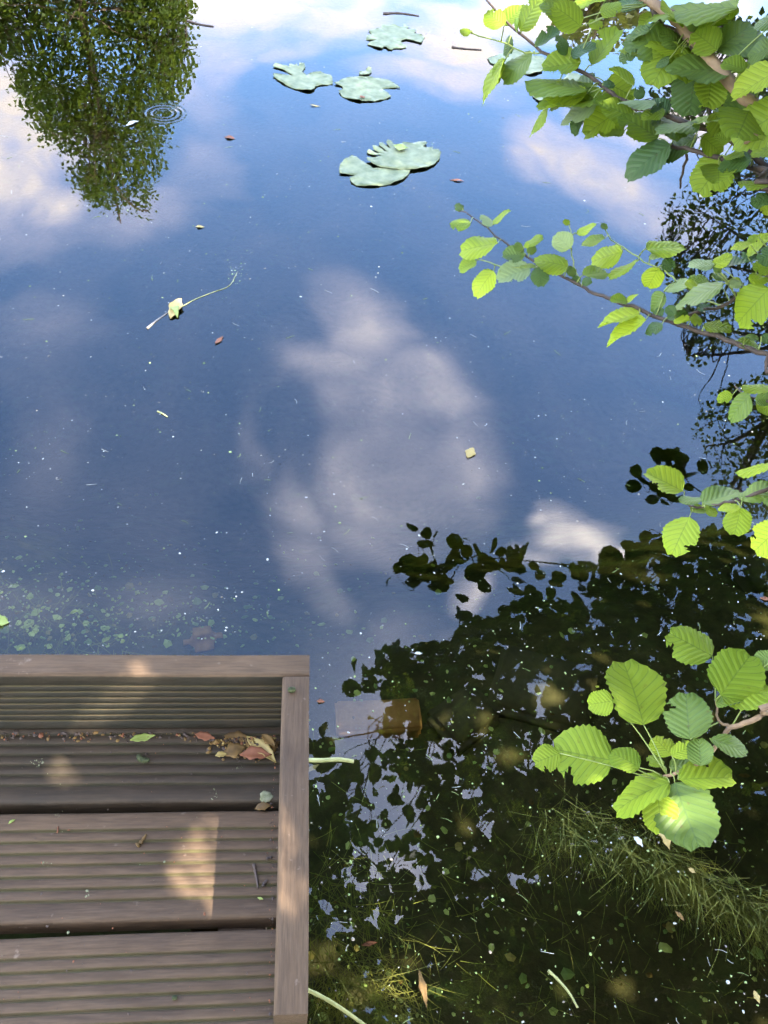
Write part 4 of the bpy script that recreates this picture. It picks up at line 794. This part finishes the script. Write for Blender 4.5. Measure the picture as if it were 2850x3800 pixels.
def blob(name, cen, r_, z, mat, label, cat, flat=.35, seed=1, parent=None):
    bm = bmesh.new(); bmesh.ops.create_icosphere(bm, subdivisions=3, radius=1); q_ = np.random.default_rng(seed).uniform(0, 6, 6)
    for v in bm.verts:
        a = math.atan2(v.co.y, v.co.x); k = 1+.10*math.sin(3*a+q_[0])+.07*math.sin(7*a+q_[1])+.06*math.sin(v.co.x*9+q_[2])*math.sin(v.co.y*8+q_[3])
        v.co = Vector((v.co.x*k*r_, v.co.y*k*r_, max(-.1, v.co.z)*r_*flat*(1+.3*math.sin(v.co.x*14+q_[4])*math.sin(v.co.y*13+q_[5]))))
    for f in bm.faces: f.smooth = True
    me = bpy.data.meshes.new(name); bm.to_mesh(me); bm.free(); c = at_z(*cen, z); o = add_obj(name, me, mat, label=label, cat=cat); o.location = (c[0], c[1], z); return o
blob('lichen_rosette', pr(1310,806), .0088, DZ, M_LICHEN, 'pale round lichen rosette on the first board by the side board', 'lichen', .3, 2)
# crumbs in the grooves, corner and along the boards
def flecks(name, pts, mats, sizes, label, cat, lift=0.0005, seed=5, dome=.35):
    r_ = np.random.default_rng(seed); gg = Geo()
    for (P, mi) in pts:
        k = int(r_.integers(5, 8)); sz_ = r_.uniform(*sizes)*(r_.random()**3*1.25+.5); el = r_.uniform(.45, 1.0); q_ = r_.uniform(0, 6.28); V = []
        for i in range(k):
            a = 2*math.pi*i/k; rr_ = sz_*r_.uniform(.7, 1.2); x, y = rr_*math.cos(a), rr_*math.sin(a)*el; V.append((P[0]+x*math.cos(q_)-y*math.sin(q_), P[1]+x*math.sin(q_)+y*math.cos(q_), P[2]+lift*.2))
        V.append((P[0], P[1], P[2]+lift+sz_*dome)); gg.add(V, [(i, (i+1) % k, k) for i in range(k)] + [tuple(range(k))[::-1]], None, mi)
    return add_obj(name, gg.mesh(name, False), mats, label=label, cat=cat, kind='stuff')
pts = []
for _ in range(170):
    x, y = rng.uniform(-20, 1350), rng.uniform(480, 1920); pts.append((at_z(*pr(x, y), DZ), int(rng.choice([0, 1, 2], p=[.14, .6, .26]))))
for _ in range(130):
    x = 1360-abs(rng.normal(0, 10)); y = rng.uniform(500, 1900); x -= (y-500)*0.018; pts.append((at_z(*pr(x, y), DZ), int(rng.choice([1, 2]))))
flecks('board_crumbs', pts, [M_LICHEN, M_TWIG, M_RED], (.0006, .0016), 'small crumbs and buds scattered over the jetty boards', 'crumbs')
pts = [(at_z(*pr(1240+rng.normal(0, 75), 520+abs(rng.normal(0, 38))), DZ+rng.uniform(0, .006)), int(rng.choice([0, 1, 2, 3], p=[.4, .12, .06, .42]))) for _ in range(900)]
pts = [p_ for p_ in pts if p_[0][0] < XI-.004 and p_[0][1] < YN-.003] + [(at_z(*pr(rng.uniform(0, 1000), 490+abs(rng.normal(0, 24))), DZ), int(rng.choice([0, 3, 3, 1]))) for _ in range(120)]
flecks('leaf_litter', pts, [M_DRY, M_RED, M_YEL, M_TWIG], (.0014, .0040), 'brown leaf crumbs heaped in the corner of the jetty', 'leaf litter', .002)
pts = []
for cx_, cy_, nn in [(190, 635, 18), (1180, 665, 14), (425, 1288, 8), (768, 1225, 6), (1060, 795, 14), (230, 1135, 6), (285, 890, 6)]:
    pts += [(at_z(*pr(cx_+rng.normal(0, 16), cy_+rng.normal(0, 12)), DZ), 0) for _ in range(nn)]
flecks('lichen_flecks', pts, [M_LICHEN], (.0005, .0016), 'pale lichen flecks dotted on the jetty boards', 'lichen', dome=.15)
# specks on the water
def on_water(x, y):
    w = at_z(x*S, y*S, 0.0)
    return not (w[0] < XO+.004 and w[1] < YF+.004)
pts = []
while len(pts) < 3000:
    x, y = rng.uniform(-60, 1720), rng.uniform(-60, 2260)
    dn = .5+.5*math.sin(x*.011+1.3*math.sin(y*.008))*math.sin(y*.013+.7)
    if y > 1450 and x > 660: dn = max(dn, .55)
    if rng.random() > .25+.75*dn or not on_water(x, y): continue
    low = y > 1450 and x > 660
    if low and rng.random() < .35: continue
    pts.append((at_z(x*S, y*S, 0.0), int(rng.choice([0, 1, 2], p=[.14, .56, .30] if low else [.55, .27, .18]))))
for cx_, cy_, sx, sy, nn in [(900, 80, 60, 14, 90), (980, 85, 50, 12, 90), (512, 590, 12, 14, 60), (760, 380, 120, 40, 60), (560, 540, 90, 60, 40), (1000, 1950, 300, 180, 60), (800, 1950, 80, 200, 60), (1340, 1820, 90, 25, 40)]:
    pts += [(at_z((cx_+rng.normal(0, sx))*S, (cy_+rng.normal(0, sy))*S, 0.0), int(rng.choice([0, 1, 2], p=[.2, .55, .25]) if cy_ > 150 else rng.choice([0, 1, 2], p=[.2, .2, .6]))) for _ in range(nn)]
pts = [p_ for p_ in pts if not (p_[0][0] < XO+.004 and p_[0][1] < YF+.004)]
flecks('floating_flecks', pts, [M_SPECK, M_SPECKG, M_SPECKB], (.0009, .0023), 'pale flecks, seeds and bubbles scattered over the still water', 'flecks', .0006)
gg = Geo()
for _ in range(150):
    x, y = rng.uniform(0, 1659), rng.uniform(150, 2200)
    if not on_water(x, y): continue
    P = at_z(x*S, y*S, 0.0005); a = rng.uniform(0, 6.28); l = rng.uniform(.008, .022)*(1.0 if y > 800 else 1.4); q_ = np.array([math.cos(a), math.sin(a), 0])
    gg.tube(spline([P, P+q_*l*.5+[-q_[1]*l*.1*rng.normal(), q_[0]*l*.1*rng.normal(), 0], P+q_*l], 3), np.linspace(.0005, .0003, 7), 4, int(rng.integers(0, 2)))
add_obj('floating_straws', gg.mesh('floating_straws'), [M_SPECK, M_SPECKG], label='hair thin pale straws floating over the whole pond', cat='straws', kind='stuff')

# ------------------------------------------------------------------ under the water
def bed(x, y): 
    d = pxray(x*S, y*S); t_ = 1.0
    for _ in range(60):
        P = CAM+d*t_; h_ = P[2]-float(ground_z(P[0], P[1]))
        if h_ < .001: break
        t_ += h_*.8
    return CAM+d*t_
def brick(name, x, y, size, rotz, mat, label, cat, round_=.15, seed=0):
    bm = bmesh.new(); bmesh.ops.create_cube(bm, size=1); bmesh.ops.scale(bm, vec=size, verts=bm.verts)
    bmesh.ops.bevel(bm, geom=bm.edges[:], offset=min(size)*round_, segments=3, affect='EDGES'); bmesh.ops.subdivide_edges(bm, edges=[e for e in bm.edges if e.calc_length() > .03], cuts=2, use_grid_fill=True)
    r_ = np.random.default_rng(seed)
    for v in bm.verts: v.co += Vector(r_.normal(0, min(size)*.02, 3))
    for f in bm.faces: f.smooth = True
    me = bpy.data.meshes.new(name); bm.to_mesh(me); bm.free(); o = add_obj(name, me, mat, label=label, cat=cat); P = bed(x, y)
    o.location = (P[0], P[1], float(ground_z(P[0], P[1]))+size[2]*.36); o.rotation_euler = (0.04, -.05, rotz)
brick('sunken_brick', 815, 1565, (.20, .085, .06), .02, M_BRICK, 'orange brick lying on the bed right of the jetty corner', 'brick', .1)
brick('sunken_stone', 1170, 1500, (.24, .19, .05), -.35, M_STONE, 'flat dark slab on the bed under the mirrored branches', 'stone', .3, 2)
brick('sunken_stone', 440, 1390, (.10, .07, .06), .2, M_BRICK, 'reddish rounded stone under water beyond the far edge board', 'stone', .45, 3)
brick('sunken_stone', 1000, 1560, (.15, .12, .05), .6, M_STONE, 'brown slab on the bed right of the orange brick', 'stone', .3, 4)
brick('sunken_stone', 1650, 1250, (.2, .14, .06), .4, M_STONE, 'dark stone on the bed at the right edge', 'stone', .4, 5)
pts = []
for _ in range(900):
    x = abs(rng.normal(0, 420))-60; y = 1425-abs(rng.normal(0, 120))-20
    if not on_water(x, y): continue
    P = bed(x, y); pts.append((P+[0, 0, rng.uniform(0, .06)], int(rng.choice([0, 1, 2, 3], p=[.55, .15, .2, .1]))))
for _ in range(450):
    x, y = rng.uniform(660, 1700), rng.uniform(1420, 2260); P = bed(x, y); pts.append((P+[0, 0, rng.uniform(0, .12)], int(rng.choice([0, 1, 2, 3], p=[.5, .15, .3, .05]))))
flecks('bed_litter', pts, [M_ALGAE, M_DRY, M_SPECKG, M_YEL], (.003, .009), 'algae flakes and dead leaf bits lying on the pond bed', 'bed litter', .001, dome=.25)
def weed(name, polyline, width, nb, ln, mat, label, z0, z1, seed, rad=.0006, dirx=(0.3, -1.0)):
    r_ = np.random.default_rng(seed); gg = Geo(); pl = spline([at_z(x*S, y*S, 0)*[1, 1, 0] for x, y in polyline], 10)
    for _ in range(nb):
        j = r_.integers(len(pl)); P = pl[j] + np.array([r_.normal(0, width), r_.normal(0, width), 0]); P[2] = r_.uniform(z0, z1)
        a = math.atan2(dirx[1], dirx[0]) + r_.normal(0, .7); q_ = np.array([math.cos(a), math.sin(a), r_.normal(0, .22)]); l = ln*r_.uniform(.5, 1.3); bend = r_.normal(0, .55)*l; s_ = np.array([-q_[1], q_[0], 0])
        pts_ = spline([P, P+q_*l*.5+s_*bend*.4, P+q_*l+s_*bend], 3); pts_[:, 2] = np.minimum(pts_[:, 2], .003); pts_[:, 2] = np.maximum(pts_[:, 2], ground_z(pts_[:, 0], pts_[:, 1])+.004)
        gg.tube(pts_, np.linspace(rad, rad*.4, len(pts_)), 3, int(r_.random() < .3), cap=False)
    return add_obj(name, gg.mesh(name), [mat, M_WEEDY], label=label, cat='water weed', kind='stuff')
weed('water_weed', [(1190,1770),(1280,1790),(1370,1815),(1440,1860),(1500,1900),(1580,1940),(1680,1970)], .022, 1700, .055, M_WEED, 'mat of grassy green weed in the water under the big alder leaves', -.035, .001, 1)
weed('water_weed', [(690,2120),(760,2130),(820,2170),(870,2230)], .032, 520, .05, M_WEEDY, 'yellowish tangle of weed beside the jetty at the bottom', -.07, -.003, 2)
weed('water_weed', [(690,1880),(760,1910),(800,1980),(740,2040)], .045, 240, .06, M_WEED, 'thin trailing weed threads right of the jetty side', -.1, -.005, 3)
weed('water_weed', [(900,1850),(1050,2000),(1250,2100),(1450,2150)], .14, 260, .045, M_WEED, 'sparse weed sprigs in the dark water at the bottom right', -.16, -.01, 4)
weed('water_weed', [(10,1260),(60,1290),(130,1330),(250,1390)], .06, 260, .05, M_WEED, 'sparse weed sprigs beyond the jetty at the left', -.22, -.03, 5)

sc.render.engine = 'CYCLES'
sc.cycles.use_denoising = True
sc.cycles.max_bounces = 6; sc.cycles.diffuse_bounces = 3; sc.cycles.adaptive_threshold = 0.02; sc.cycles.transparent_max_bounces = 12; sc.cycles.volume_bounces = 0
sc.cycles.sample_clamp_indirect = 8.0
sc.cycles.caustics_reflective = False; sc.cycles.caustics_refractive = False
